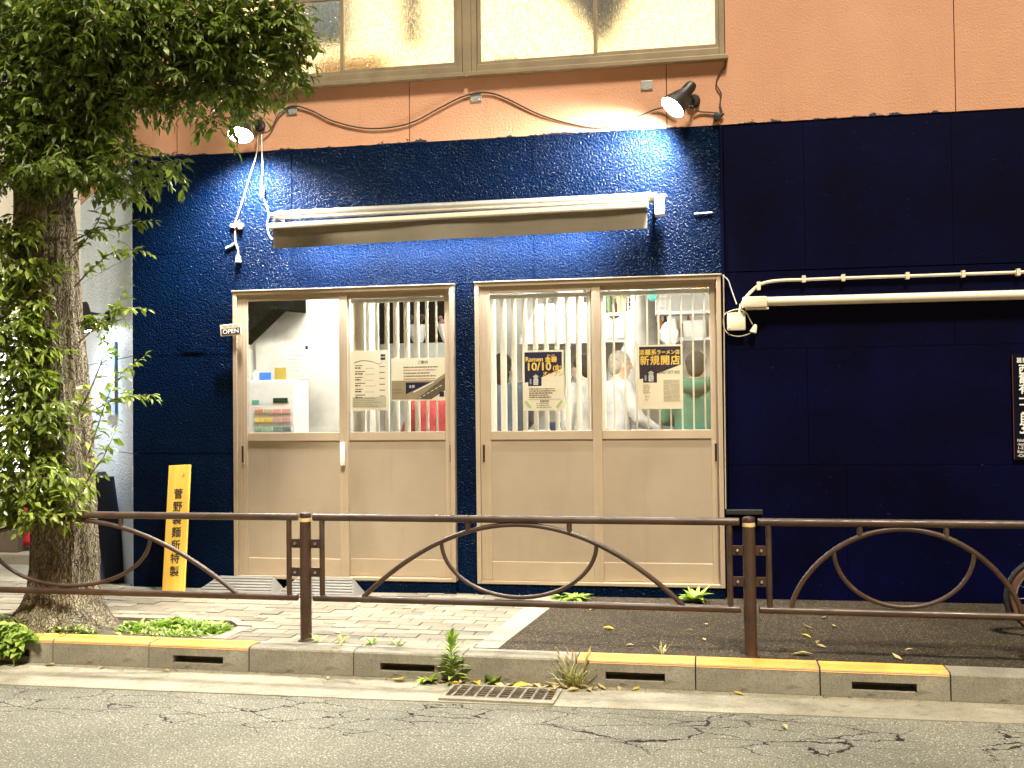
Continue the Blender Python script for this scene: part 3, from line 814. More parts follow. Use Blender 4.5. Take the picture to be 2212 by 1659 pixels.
tag(MB().bbox(-3.46, -3.36, 7.83, 7.84, 1.672, 1.735, .002).build('blue_card', mat('blue_card', (.03, .16, .65), .5)), 'small blue card standing on the ticket machine', 'card')
tag(MB().bbox(-3.35, -3.25, 7.88, 7.89, 1.672, 1.775, .002).build('gold_card', mat('gold_card', (.48, .36, .07), .4, .3)), 'gold card standing behind the blue card on the machine', 'card')
tag(MB().lathe([(0, 0), (.022, 0), (.024, .05), (.012, .06), (.012, .085), (0, .085)], 12).build('small_bottle', WHITEP, loc=(-3.50, 7.84, 1.67)), 'small white bottle at the corner of the ticket machine', 'bottle')

def lines(parent, x0, x1, z, y, n, gap, m, h=.0035, seed=1, name='printed_line'):
    rnd = random.Random(seed)
    for k in range(n):
        mb = MB(); x = x0; end = x1 - rnd.random() * (x1 - x0) * .35
        while x < end:
            w = rnd.uniform(.006, .022); mb.box(x, min(x + w, end), y - .0004, y, z - k * gap - h / 2, z - k * gap + h / 2); x += w + rnd.uniform(.002, .006)
        mb.build(name, m, parent)
def sheet(name, x0, x1, z0, z1, y, label, cat, m=PAPER):
    e = empty(name, ((x0 + x1) / 2, y, (z0 + z1) / 2)); tag(e, label, cat)
    w, h = (x1 - x0) / 2, (z1 - z0) / 2
    MB().box(-w, w, 0, .0012, -h, h).build('paper', m, e)
    return e, w, h
# menu on the partition
e, w, h = sheet('menu_sheet', -3.30, -3.09, 1.68, 1.97, 8.0, 'white menu sheet hung above the ticket machine', 'menu', PAPER)
lines(e, -.08, .05, .085, -.001, 6, .032, INKGREY, .006, 3)
MB().box(.065, .088, -.001, -.0002, .10, .13).build('logo', NAVYINK, e)

YP = F + .010 + .012          # just behind the glass of the rear leaves
def swash(parent, y, pts, m, w=.004):
    mb = MB(); P = spline([(x, 0, z) for x, z in pts], 5); L = len(P)
    for i in range(L - 1):
        a, b = P[i], P[i + 1]; wa = w * (1 - .6 * i / L); wb = w * (1 - .6 * (i + 1) / L)
        mb.add([(a.x, y, a.z - wa), (b.x, y, b.z - wb), (b.x, y, b.z + wb), (a.x, y, a.z + wa)], [(0, 1, 2, 3)])
    mb.build('brush_stroke', m, parent)
# leftmost sheet: the menu taped to the glass
e, w, h = sheet('menu_poster', -2.394, -2.106, 1.418, 1.846, YP, 'cream menu sheet of six dishes taped to the glass beside the guide sheet', 'poster')
MB().box(.085, .120, -.001, -.0003, .145, .185).build('logo', NAVYINK, e)
text(e, '金碧', .016, WHITEINK, .1025, .165, -.0014, .0)
swash(e, -.0006, [(-.11, .128), (-.05, .142), (.02, .134), (.075, .115), (.10, .135)], INKGREY, .004)
for k in range(6):
    z = .098 - k * .042
    mb = MB(); mb.box(-.105, -.105 + (.075 if k % 2 else .055), -.001, -.0003, z + .006, z + .011); mb.build('printed_line', INK, e)
    lines(e, -.105, -.045, z - .008, -.0008, 1, .01, INK, .009, 20 + k)
    lines(e, -.03, .05, z - .012, -.0008, 1, .01, INKGREY, .003, 40 + k)
    mb = MB(); mb.box(.075, .115, -.001, -.0003, z - .004, z + .003); mb.build('printed_line', INKGREY, e)
MB().box(-.125, .125, -.0008, -.0002, -.193, -.118).build('grey_box', mat('grey_print', (.50, .44, .33), .7), e)
lines(e, -.115, .1, -.13, -.0012, 5, .0135, INKGREY, .004, 77)
# guide sheet with the little map
e, w, h = sheet('guide_poster', -2.087, -1.686, 1.484, 1.786, YP, 'cream guide sheet with a small street map taped to the glass', 'poster')
text(e, 'ご案内', .026, INK, .03, .118, -.001, .01)
for k in range(5):
    lines(e, -.11, .17, .086 - k * .021, -.0008, 1, .02, REDINK if k in (1, 4) else INK, .007, 60 + k)
BR = mat('map_brown', (.28, .21, .13), .7); RD = mat('map_road', (.085, .066, .045), .7)
MB().prism([(-.198, -.142), (.06, -.142), (.199, -.065), (.199, .045), (.12, -.008), (-.198, -.008)], -.0006, -.0001).build('map_ground', BR, e)
MB().prism([(-.02, -.142), (.09, -.142), (.199, -.075), (.199, .02)], -.0010, -.0007).build('map_road', RD, e)
MB().prism([(-.095, -.105), (.085, -.022), (-.095, -.022)], -.0014, -.0011).build('map_shop', NAVYINK, e)
text(e, '金碧', .022, WHITEINK, -.05, -.052, -.0018, .0)
MB().prism([(-.04, -.088), (-.036, -.094), (.112, -.022), (.108, -.016)], -.0018, -.0015).build('map_fence', WHITEINK, e)
for k in range(6):
    t = k / 6; x = .0 + .18 * t; z = -.138 + .100 * t
    MB().prism([(x, z), (x + .018, z + .010), (x + .016, z + .013), (x - .002, z + .003)], -.0014, -.0011).build('map_dash', WHITEINK, e)
for k in range(2): MB().box(-.19, -.125, -.0014, -.0008, -.075 - k * .022, -.069 - k * .022).build('printed_line', BROWNINK, e)
MB().box(.15, .183, -.0014, -.0004, -.125, -.09).build('logo', NAVYINK, e)

def opening_poster(x0, x1, z0, z1, label, kind):
    e, w, h = sheet('opening_poster', x0, x1, z0, z1, YP, label, 'poster')
    m = .012; bl = -w + m
    MB().prism([(bl, h - m), (bl, -.015), (bl + .024, -.010), (bl + .024, -.038), (bl + .118, -.038), (bl + .118, .022), (w - m, .080), (w - m, h - m)][::-1], -.0006, -.0001).build('navy_field', NAVYINK, e)
    y = -.0012
    text(e, '金', .040, WHITEINK, bl + .078, .020, y, .012); text(e, '碧', .040, WHITEINK, bl + .078, -.016, y, .012)
    MB().box(bl + .035, bl + .047, y, y + .0003, -.025, .012).build('printed_line', mat('grey_blue_ink', (.2, .27, .38), .6), e)
    if kind == 'date':
        text(e, 'Ramen', .046, YELINK, bl + .068, .146, y, .022, sx=.98); text(e, '金碧', .042, YELINK, bl + .185, .142, y, .03)
        text(e, 'きんぺき', .014, YELINK, bl + .185, .172, y, .02)
        text(e, '10/10', .076, YELINK, bl + .098, .094, y, .026, sx=1.02); text(e, '(金)', .042, YELINK, bl + .228, .085, y, .025, sx=.9)
        text(e, 'オープン', .040, mat('amber_ink', (.78, .40, .05), .6), bl + .198, .042, y, .03, sx=.9)
        for k in range(5): lines(e, -.10, .09, -.058 - k * .0145, y, 1, .01, INK, .007, 90 + k)
        MB().box(-.108, .118, y, y + .0003, -.131, -.1295).build('printed_line', INK, e)
        text(e, '営業時間', .016, INK, .005, -.145, y, .02)
        for k in range(3): lines(e, -.05, .075, -.160 - k * .013, y, 1, .01, INKGREY, .005, 110 + k)
        GT = mat('green_tape', (.42, .52, .26), .5)
        for s, rz in ((1, .9), (-1, -.9)):
            o = MB().box(-.03, .03, y, y + .0003, -.009, .009).build('tape', GT, e, loc=(s * .110, -.0006, -.165)); o.rotation_euler = (0, -rz * s * s if s > 0 else .9, 0)
    else:
        text(e, '淡麗系', .040, YELINK, bl + .058, .165, y, .03); text(e, 'ラーメン店', .034, YELINK, bl + .195, .165, y, .03, sx=.92)
        for k, c_ in enumerate('新規開店'): text(e, c_, .068, YELINK, bl + .036 + k * .069, .108, y, .026, sx=.95)
        text(e, 'EARLY OCT 2025', .026, INK, bl + .200, .030, y, .015, sx=.72)
        mp = MB().box(.022, .130, y, y + .0004, -.165, -.02).build('street_map', mat('map_grey', (.46, .40, .30), .7), e)
        for a, b in (((.022, -.055), (.13, -.045)), ((.022, -.13), (.13, -.12)), ((.022, -.10), (.085, -.08)), ((.06, -.05), (.088, -.165)), ((.09, -.08), (.125, -.03))):
            MB().prism([(a[0], a[1]), (b[0], b[1]), (b[0] + .001, b[1] + .003), (a[0] + .001, a[1] + .003)], y - .0006, y - .0001).build('map_street', PAPER, e)
        lines(e, -.115, -.06, -.055, y, 5, .013, INKGREY, .005, 130)
        lines(e, -.105, -.07, -.135, y, 2, .02, INKGREY, .004, 131)
    return e
opening_poster(-1.140, -.855, 1.404, 1.822, 'navy and cream poster with the gold date 10/10 on the glass', 'date')
opening_poster(-.349, -.047, 1.407, 1.843, 'navy and cream poster with four large gold characters on the glass', 'new')

# ------------------------------------------------------------------ vertical blinds
def slat_material():
    m, nt, b = nodes_of('blind_fabric')
    b.inputs['Base Color'].default_value = (.80, .76, .66, 1); b.inputs['Roughness'].default_value = .8
    tr = nt.nodes.new('ShaderNodeBsdfTranslucent'); tr.inputs[0].default_value = (.8, .75, .62, 1)
    mx = nt.nodes.new('ShaderNodeMixShader'); mx.inputs[0].default_value = .35
    nt.links.new(b.outputs[0], mx.inputs[1]); nt.links.new(tr.outputs[0], mx.inputs[2])
    nt.links.new(mx.outputs[0], nt.nodes['Material Output'].inputs['Surface'])
    MATS['blind_fabric'] = m; return m
SLATM = slat_material()
sl = MB()
for i in range(4):       # slightly bowed strip 8 cm wide
    pass
ys_ = [-.04, -.02, 0, .02, .04]; bow = [0, .004, .0055, .004, 0]
sl.add([(b_, y_, z_) for z_ in (1.05, 2.205) for y_, b_ in zip(ys_, bow)], [(i, i + 1, i + 6, i + 5) for i in range(4)])
SLAT = sl.mesh('slat', SLATM)
def blind(label, xs, angs, rail):
    e = empty('vertical_blind', ((xs[0] + xs[-1]) / 2, F + .20, 0)); tag(e, label, 'blind')
    MB().bbox(rail[0] - e.location.x, rail[1] - e.location.x, -.02, .02, 2.205, 2.235, .003).build('head_rail', WHITEP, e)
    for x, a in zip(xs, angs):
        link('slat', SLAT, e, (x - e.location.x, 0, 0), (0, 0, R(a)))
blind('white vertical blind partly gathered behind the guide sheet', [-2.42, -2.405, -2.39, -2.375, -2.355, -2.315, -2.245, -2.17, -2.10, -2.02, -1.945, -1.87, -1.80, -1.725], [0, 2, -4, -2, 0, -2, -4, -8, -16, -19, -14, -2, 3, 3], (-2.44, -1.66))
blind('white vertical blind with broad slats behind the date poster', [-1.385 + .077 * k for k in range(10)], [-26, -24, -18, -18, -17, -17, -18, -20, -22, -22], (-1.42, -.64))
blind('white vertical blind turned edge on behind the four character poster', [-.60 + .078 * k for k in range(10)], [-26, -6, -6, -6, -7, -7, -7, -8, -8, -8], (-.63, .18))

# kitchen
HOODM = mat('stainless', (.42, .41, .38), .35, .7, .1, 4)
GREYK = mat('kitchen_grey', (.24, .235, .21), .6, .1, .25, 3)
hd = empty('exhaust_hood', (-1.0, 10.9, 0)); tag(hd, 'stainless exhaust hood over the kitchen at the back', 'hood')
MB().prism([(-.75, 2.10), (.35, 2.10), (.35, 2.16), (.05, 2.50), (-.55, 2.50), (-.75, 2.16)], -.35, .35).build('canopy', HOODM, hd)
MB().bbox(-.38, -.10, -.12, .16, 2.50, 2.74, .01).build('duct', GREYK, hd)
MB().bbox(-.76, .36, -.37, -.35, 2.08, 2.18, .004).build('rim', HOODM, hd)
h2 = empty('duct_hood', (-.45, 10.2, 0)); tag(h2, 'grey tapering duct behind the four character poster', 'duct')
MB().lathe([(.42, 1.45), (.34, 1.75), (.16, 2.10), (.12, 2.30), (.12, 2.74)], 24).build('cone', GREYK, h2, True)
MB().prism([(-.52, 2.12), (.02, 2.12), (.02, 2.16), (-.10, 2.45), (-.52, 2.16)], .3, .6).build('side_wing', GREYK, h2)
for z, y, lab, x0, x1 in ((2.12, 11.4, 'long white shelf on the back wall of the kitchen', -.45, .60), (2.40, 11.3, 'upper white shelf with a wire rack at the back', -.9, .60)):
    tag(MB().bbox(x0, x1, y - .25, y, z, z + .035, .004).build('kitchen_shelf', WHITEP), lab, 'shelf')
rk = empty('wire_rack', (-.45, 11.1, 2.438)); tag(rk, 'white wire rack standing on the upper kitchen shelf', 'rack')
for k in range(9): MB().tube([(-.2 + .05 * k, 0, 0), (-.2 + .05 * k, 0, .22)], .004, 5).build('wire', WHITEP, rk)
for k in range(5): MB().tube([(-.21, 0, .01 + .05 * k), (.21, 0, .01 + .05 * k)], .004, 5).build('wire', WHITEP, rk)
for x, c, lab, nm in ((.05, (.78, .76, .70), 'white box', 'white_box'), (.32, (.70, .68, .62), 'wide white case', 'white_case')):
    tag(MB().bbox(x - .11, x + .13, 11.17, 11.38, 2.157, 2.34, .01).build(nm, mat('case_' + nm, c, .5)), lab + ' on the long kitchen shelf', 'box')
from mathutils import noise as mnoise
bagm = MB().ball((0, 0, 0), .085, 22, 16, rz=.13)
bagm.v = [tuple(Vector((v[0] * (1 - .6 * max(0, v[2] / .13)), v[1] * .7, v[2])) * (1 + .5 * mnoise.noise(Vector(v) * 17) + .25 * mnoise.noise(Vector(v) * 41))) for v in bagm.v]
bg = bagm.build('plastic_bag', mat('bag_white', (.80, .79, .74), .4), loc=(-.17, 9.6, 2.12)); tag(bg, 'bunched white plastic bag hanging in the kitchen', 'bag')
tag(MB().tube([(-.17, 9.6, 2.2), (-.17, 9.6, 2.74)], .006, 6).build('bag_cord', WHITECORD), 'white cord that holds the plastic bag in the kitchen', 'cord')
tag(MB().ball((-.33, 9.6, 2.47), .05, 10, 8, rz=.07).build('teal_cloth', mat('teal', (.10, .55, .50), .7), smooth=True), 'small teal cloth hanging near the kitchen ceiling', 'cloth')
tag(MB().ball((.12, 9.4, 2.49), .045, 10, 8).build('yellow_lantern', mat('yellow_orn', (.78, .50, .06), .5), smooth=True), 'round yellow ornament hanging near the kitchen ceiling', 'ornament')
jar = [MB().lathe([(0, 0), (r_, 0), (r_, h_ * .62), (r_ * .45, h_ * .78), (r_ * .42, h_), (0, h_)], 12) for r_, h_ in ((.035, .24), (.045, .16), (.03, .28))]
jc = [(.05, .03, .02), (.45, .12, .04), (.10, .16, .06), (.50, .38, .16), (.06, .06, .07)]
jm = [[q_.mesh('bottle', mat('stock_%d' % i, c_, .25)) for i, c_ in enumerate(jc)] for q_ in jar]
for k in range(13):
    o = link('bottle', random.choice(random.choice(jm)), None, ((-.86 + k * .055, 11.15, 2.436) if k < 5 else (-.42 + (k - 5) * .055 if k < 9 else -.28 + (k - 5) * .055, 11.25, 2.156)))
    if k < 9 or k >= 9: tag(o, 'small dark bottle on the ' + ('upper' if k < 5 else 'long') + ' kitchen shelf', 'bottle', 'bottles on the kitchen shelves')
for k, x in enumerate((-1.9, -1.75, -1.25, -1.1)):
    o = MB().lathe([(0, .0), (.04, 0), (.07, .05), (.085, .08), (.078, .08), (.05, .02), (0, .015)], 18).build('bowl', mat('bowl_navy', (.02, .04, .09), .25), loc=(x, 9.45, 1.201), smooth=True); tag(o, 'dark blue noodle bowl on the counter behind the blinds', 'bowl', 'bowls on the counter')
for k in range(4):
    o = empty('ladle', (-1.55 + .11 * k, 10.45, 1.95)); tag(o, 'steel ladle hanging below the exhaust hood', 'ladle', 'ladles below the hood')
    MB().tube([(0, 0, -.20), (0, 0, .14)], .006, 6).build('handle', STEEL, o); MB().ball((0, -.02, -.23), .045, 12, 8, rz=.03).build('cup', STEEL, o, True)
ct = empty('counter', (-1.3, 9.55, .20)); tag(ct, 'long white counter across the shop behind the customers', 'counter')
MB().bbox(-1.1, 1.85, -.25, .25, .96, 1.0, .006).build('counter_top', WHITEP, ct); MB().bbox(-1.05, 1.8, -.20, .20, 0, .955, .006).build('counter_front', mat('counter_blue', (.06, .10, .16), .6), ct)
tag(MB().bbox(-2.95, -2.1, 9.6, 9.66, .2, 2.06, .005).build('tiled_screen', mat('pale_tile', (.46, .48, .44), .4, 0, .15, 5)), 'pale grey screen wall behind the red shirted person', 'screen')
for i, (x, lab) in enumerate(((-2.60, 'dark parcel wrapped in white on top of the pale screen'), (-2.30, 'bundle of dried flowers in a white wrap on the pale screen'))):
    b = empty('wrapped_bundle', (x, 9.6, 2.065)); tag(b, lab, 'bundle')
    MB().lathe([(.05, 0), (.09, .10), (.11, .17), (.10, .17), (.0, .10)], 9).build('wrap', mat('wrap_white', (.78, .76, .72), .6), b)
    mb = MB()
    for k in range(14): mb.ball((random.uniform(-.09, .09), random.uniform(-.06, .06), random.uniform(.15, .27)), random.uniform(.02, .04), 7, 5)
    mb.build('contents', mat('dried_%d' % i, ((.09, .06, .05), (.34, .20, .17))[i], .8, 0, .4, 30), b, True)

tag(MB().bbox(-3.1, -2.0, 9.75, 9.85, 2.07, 2.74, .004).build('dark_recess_board', mat('recess_dark', (.006, .005, .005), 1.0, spec=0.0)), 'black board standing in for the dark shelf recess above the pale screen', 'board')  # added board; the shade of a shelf recess is put into its black
# ------------------------------------------------------------------ people in the shop
def capsules(chains, vox, smooth=4):
    mb = MB()
    for ch_ in chains:
        pts = [Vector(p[:3]) for p in ch_]; rs = [p[3] for p in ch_]
        if len(pts) == 1:
            r = ch_[0]; mb.ball(r[:3], r[3], 14, 10, rz=r[4] if len(r) > 4 else None, ry=r[5] if len(r) > 5 else None); continue
        for i in range(len(pts) - 1):
            a, b = pts[i], pts[i + 1]; n = max(2, int((b - a).length / .03))
            mb.tube([a.lerp(b, k / n) for k in range(n + 1)], [rs[i] + (rs[i + 1] - rs[i]) * k / n for k in range(n + 1)], 12)
        for p, r in zip(pts, rs): mb.ball(p, r, 12, 8)
    o = mb.build('tmp', None)
    md = o.modifiers.new('r', 'REMESH'); md.mode = 'VOXEL'; md.voxel_size = vox
    sm = o.modifiers.new('s', 'SMOOTH'); sm.iterations = smooth; sm.factor = .5
    dg = bpy.context.evaluated_depsgraph_get()
    me = bpy.data.meshes.new_from_object(o.evaluated_get(dg))
    bpy.data.objects.remove(o)
    me.polygons.foreach_set('use_smooth', [True] * len(me.polygons))
    return me
SKIN = mat('skin', (.60, .36, .24), .5, 0, .06)
def person(loc, rz, H, label, shirt, hairc, armL, armR, lean=0.0, hood=None, trousers=(.03, .03, .035), hair_len=0):
    s = H / 1.70
    def V(*p): return (p[0] * s, p[1] * s + lean * p[2] * p[2] * .25 * s, p[2] * s)
    e = empty('person', loc, rz); tag(e, label, 'person')
    hz = 1.575
    def arm(side, pose):
        sh = V(side * .185, 0, 1.385)
        el = V(side * (.245 + pose[0]), pose[1], 1.385 - .27 + pose[2]); wr = V(side * (.22 + pose[3]), pose[4], 1.385 - .48 + pose[5])
        return sh, el, wr
    body = [[(*V(0, 0, .95), .10 * s), (*V(0, 0, 1.15), .095 * s), (*V(0, .0, 1.33), .09 * s), (*V(0, -.005, 1.44), .06 * s), (*V(0, .012, 1.52), .052 * s)],
            [(*V(0, .018, hz + .02), .078 * s, .115 * s, .095 * s)], [(*V(0, .03, hz - .06), .058 * s, .06 * s, .07 * s)]]
    body += [[(*V(sd * .08, .015, hz + .005), .014 * s, .03 * s, .02 * s)] for sd in (-1, 1)]
    body += [[(*V(0, .112, hz + .02), .010 * s), (*V(0, .130, hz - .012), .013 * s)], [(*V(0, .108, hz - .052), .022 * s, .008 * s, .012 * s)]]
    shirtc = [[(*V(0, 0, .93), .128 * s), (*V(0, 0, 1.15), .124 * s), (*V(0, 0, 1.33), .122 * s)], [(*V(-.07, 0, .93), .125 * s), (*V(-.07, 0, 1.15), .118 * s), (*V(-.085, 0, 1.30), .115 * s)], [(*V(.07, 0, .93), .125 * s), (*V(.07, 0, 1.15), .118 * s), (*V(.085, 0, 1.30), .115 * s)],
              [(*V(-.15, 0, 1.375), .075 * s), (*V(.15, 0, 1.375), .075 * s)], [(*V(0, 0, 1.40), .085 * s), (*V(0, 0, 1.45), .065 * s)]]
    for sd, pose in ((-1, armL), (1, armR)):
        sh, el, wr = arm(sd, pose)
        body.append([(*sh, .055 * s), (*el, .042 * s), (*wr, .029 * s)])
        d = (Vector(wr) - Vector(el)).normalized(); side = Vector((sd, 0, 0)); side = (side - d * side.dot(d)).normalized(); nrm = d.cross(side)
        W_ = Vector(wr); palm = W_ + d * .055 * s
        body.append([(*W_, .027 * s), (*palm, .036 * s)])
        for k in range(4):
            b0 = palm + d * .025 * s + side * (.027 - .018 * k) * s; Lf = (.062, .074, .070, .055)[k] * s
            body.append([(*b0, .0095 * s), (*(b0 + d * Lf * .55 + nrm * .006 * s), .009 * s), (*(b0 + d * Lf * .9 + nrm * .026 * s), .008 * s)])
        b0 = W_ + d * .03 * s - side * .026 * s
        body.append([(*b0, .012 * s), (*(b0 + d * .03 * s - side * .022 * s), .010 * s), (*(b0 + d * .058 * s - side * .026 * s), .009 * s)])
        shirtc.append([(*sh, .074 * s), (*el, .058 * s), (*(Vector(el).lerp(Vector(wr), .85)), .046 * s)])
    legs = []
    for sd in (-1, 1):
        body.append([(*V(sd * .09, 0, .90), .09 * s), (*V(sd * .10, .01, .48), .055 * s), (*V(sd * .10, -.01, .09), .038 * s), (*V(sd * .105, .13, .035), .034 * s)])
        legs.append([(*V(sd * .085, 0, .93), .118 * s), (*V(sd * .095, .01, .48), .078 * s), (*V(sd * .10, -.01, .10), .06 * s)])
    bo = link('body', capsules(body, .0095), e); bo.data.materials.append(SKIN)
    so = link('shirt', capsules(shirtc, .014, 6), e); so.data.materials.append(mat('cloth_%s' % (shirt,), shirt, .85, 0, .25, 9, bump_s=.5, bscale=14, bdist=.02))
    to = link('trousers', capsules(legs + [[(*V(0, 0, .93), .13 * s)]], .016), e); to.data.materials.append(mat('trouser_%s' % (trousers,), trousers, .85))
    hair = [[(*V(0, .004, hz + .048), .092 * s, .098 * s, .102 * s)], [(*V(0, -.035, hz + .0), .080 * s, .085 * s, .062 * s)]]
    if hair_len: hair.append([(*V(0, -.05, hz - .04), .07 * s), (*V(0, -.05, hz - .04 - hair_len), .06 * s)])
    ho = link('hair', capsules(hair, .012, 3), e); ho.data.materials.append(mat('hair_%s' % (hairc,), hairc, .85, 0, .4, 40, spec=.1, bump_s=.9, bscale=90, bdist=.01))
    sh_ = [Vector(V(sd * .03, .102, hz + .025)) for sd in (-1, 1)]
    for p in sh_: MB().ball(p, .009 * s, 8, 6).build('eye', DARK, e, True)
    if hood:
        hd_ = link('hood', capsules([[(*V(-.11, -.06, 1.44), .06 * s), (*V(0, -.115, 1.41), .075 * s), (*V(.11, -.06, 1.44), .06 * s)]], .014, 5), e); hd_.data.materials.append(mat('hood_%s' % (hood,), hood, .9))
    return e
D0 = (0, .02, 0, 0, .05, 0)
person((-1.66, 9.0, .20), R(10), 1.70, 'person in a dark navy top with black hair behind the date poster', (.035, .05, .065), (.012, .011, .010), D0, (0, .10, 0, -.03, .30, .12), hair_len=.06)
person((-.69, 9.05, .20), R(-65), 1.70, 'person with grey hair in a white work shirt bending at the counter', (.46, .45, .42), (.30, .26, .21), (0, .16, .02, 0, .36, .16), (0, .12, 0, 0, .33, .10), lean=.12)
person((-.93, 9.1, .20), R(60), 1.68, 'dark haired person in a pale shirt beside the white shirted worker', (.36, .35, .32), (.02, .018, .016), D0, (0, .12, 0, 0, .33, .12))
person((.05, 8.55, .20), R(-8), 1.66, 'customer in a green hooded jacket seen from behind', (.030, .105, .062), (.035, .030, .026), (.03, .08, .02, -.04, .26, .2), (.03, .10, .02, -.04, .26, .2), hood=(.022, .08, .047))
person((-2.22, 8.7, .20), R(35), 1.52, 'person in a red shirt behind the guide sheet', (.26, .022, .022), (.02, .017, .015), (0, .12, .02, 0, .33, .14), D0)

# ------------------------------------------------------------------ guard fence
POSTS = [-5.11, -2.138, .288, 1.79]
def post(x, label):
    X, Y = street(x, .195)
    e = empty('fence_post', (X, Y, PV), ROT); tag(e, label, 'fence post', 'posts of the guard fence')
    MB().lathe([(.0, -.05), (.032, -.05), (.032, .62), (.031, .625), (.031, .690), (0, .690)], 20).build('shaft', BRONZE, e, True)
    MB().lathe([(.0325, .665), (.0325, .684), (.0318, .686)], 20).build('reflective_band', mat('gold_band', (.75, .58, .28), .3, .3), e, True)
    MB().lathe([(.033, .690), (.033, .703), (.028, .713), (.012, .718), (0, .718)], 20).build('cap', BRONZE2, e, True)
    MB().lathe([(.033, .0), (.045, .0), (.042, .006), (.033, .008)], 20).build('base_collar', BRONZE2, e, True)
post(POSTS[1], 'brown round fence post before the first sliding door')
post(POSTS[2], 'brown round fence post at the end of the second sliding door')
post(POSTS[3], 'brown round fence post beside the small bicycle')
post(POSTS[0], 'brown round fence post on the far side of the tree')
def fence(xa, xb, half_arch, half_in, sp, label, pw=1.0):
    xc = (xa + xb) / 2; cX, cY = street(xc, .195)
    e = empty('guard_fence', (cX, cY, 0), ROT); tag(e, label, 'fence panel', 'panels of the guard fence')
    a = xa - xc; b = xb - xc
    zt, zb = .829, .379
    MB().tube([(a + .045, 0, zt), (a + .050, 0, zt), (b - .050, 0, zt), (b - .045, 0, zt)], [.015, .0205, .0205, .015], 16).build('top_rail', BRONZE, e, True)
    MB().tube([(a + .045, 0, zb), (a + .050, 0, zb), (b - .050, 0, zb), (b - .045, 0, zb)], [.014, .019, .019, .014], 16).build('bottom_rail', BRONZE, e, True)
    for x in (a + .098, b - .098):
        MB().tube([(x, 0, zb + .012), (x, 0, zt - .012)], .0150, 14).build('upright', BRONZE, e, True)
    for sd, x0, x1 in ((-1, a + .025, a + .086), (1, b - .086, b - .025)):
        for z in (.522, .682):
            br = MB().bbox(x0, x1, -.006, .006, z - .025, z + .025, .002).build('bracket', BRONZE2, e)
            xm = (x0 + x1) / 2 - sd * .004
            MB().lathe([(0, .0), (.0085, .0), (.0085, .006), (.0065, .009), (0, .010)], 8, Matrix.Translation((xm, -.006, z)) @ Matrix.Rotation(R(90), 4, 'X')).build('bolt', STEEL, br, True)
    pts = []
    for k in range(61):
        u = -math.cos(math.pi * k / 60)
        pts.append((u * half_arch, 0, zb + .012 + .410 * max(0, 1 - u * u) ** pw))
    MB().tube(pts, .0135, 12).build('arch', BRONZE, e, True)
    zj = zb + .012 + .410 * (1 - (half_in / half_arch) ** 2.0) ** pw
    pin = []
    for k in range(33):
        t = math.pi * k / 32
        pin.append((-half_in * math.cos(t), 0, zj - (zj - zb - .032) * math.sin(t)))
    MB().tube(pin, .0115, 12).build('inner_arc', BRONZE, e, True)
    for s in sp:
        zz = zb + .012 + .410 * (1 - (s / half_arch) ** 2.0) ** pw
        MB().tube([(s, 0, zz), (s, 0, zt - .01)], .0145, 10).build('spacer', BRONZE, e, True)
fence(POSTS[1], POSTS[2], .875, .425, (-.275, .280), 'brown fence panel with long arch before the shop doors')
fence(POSTS[2], POSTS[3], .545, .333, (-.205, .205), 'short brown fence panel with a steep arch before the dark wall', .68)
fence(POSTS[0], POSTS[1], 1.07, .53, (-.345, .345), 'longest brown fence panel running past the tree')

# ------------------------------------------------------------------ things fixed to the facade
aw = empty('awning', (-1.56, F, 2.7)); tag(aw, 'rolled up silver awning with grey valance over the doors', 'awning')
def AX(x): return x + 1.56
rollz = lambda x: 2.815 + .006 * (x + 2.9) / 2.77
FAB = mat('silver_fabric', (.36, .34, .30), .30, .55, .12, 5, bump_s=.25, bscale=9, bdist=.02)
VAL = mat('valance_fabric', (.175, .145, .105), .5, 0, .10, 3, bump_s=.3, bscale=5, bdist=.02)
rl = MB(); n = 90; pts = []; rs = []
for k in range(n + 1):
    x = -2.86 + 2.66 * k / n
    wr = .0025 * math.sin(x * 41) + .002 * math.sin(x * 97 + 1) if (x < -2.4 or x > -.45) else .0006 * math.sin(x * 13)
    pts.append((AX(x), -.115, rollz(x) - 2.7)); rs.append(.034 + wr)
MB().tube(pts, rs, 24).build('fabric_roll', FAB, aw, True)
MB().tube([(AX(-2.925), -.115, rollz(-2.9) - 2.7), (AX(-2.10), -.115, rollz(-2.1) - 2.7), (AX(-.14), -.115, rollz(-.14) - 2.7)], .019, 16).build('roller_tube', STEEL, aw, True)
# front bar and valance, a little lower at the left
def tiltbox(x0, x1, y0, y1, za0, za1, zb0, zb1, name, m, parent=aw):
    mb = MB(); mb.add([(AX(x0), y0, za0 - 2.7), (AX(x1), y0, zb0 - 2.7), (AX(x1), y1, zb0 - 2.7), (AX(x0), y1, za0 - 2.7), (AX(x0), y0, za1 - 2.7), (AX(x1), y0, zb1 - 2.7), (AX(x1), y1, zb1 - 2.7), (AX(x0), y1, za1 - 2.7)],
                      [(3, 2, 1, 0), (4, 5, 6, 7), (0, 1, 5, 4), (1, 2, 6, 5), (2, 3, 7, 6), (3, 0, 4, 7)])
    return mb.build(name, m, parent)
fb = tiltbox(-2.907, -.254, -.215, -.150, 2.705, 2.742, 2.736, 2.776, 'front_bar', mat('bar_ivory', (.74, .68, .55), .35, .1, .05))
tiltbox(-2.907, -.254, -.221, -.216, 2.713, 2.724, 2.745, 2.756, 'bar_lip', mat('bar_ivory', (.74, .68, .55)))
vb = MB(); vs = []; fs = []; nx_, nz_ = 80, 6
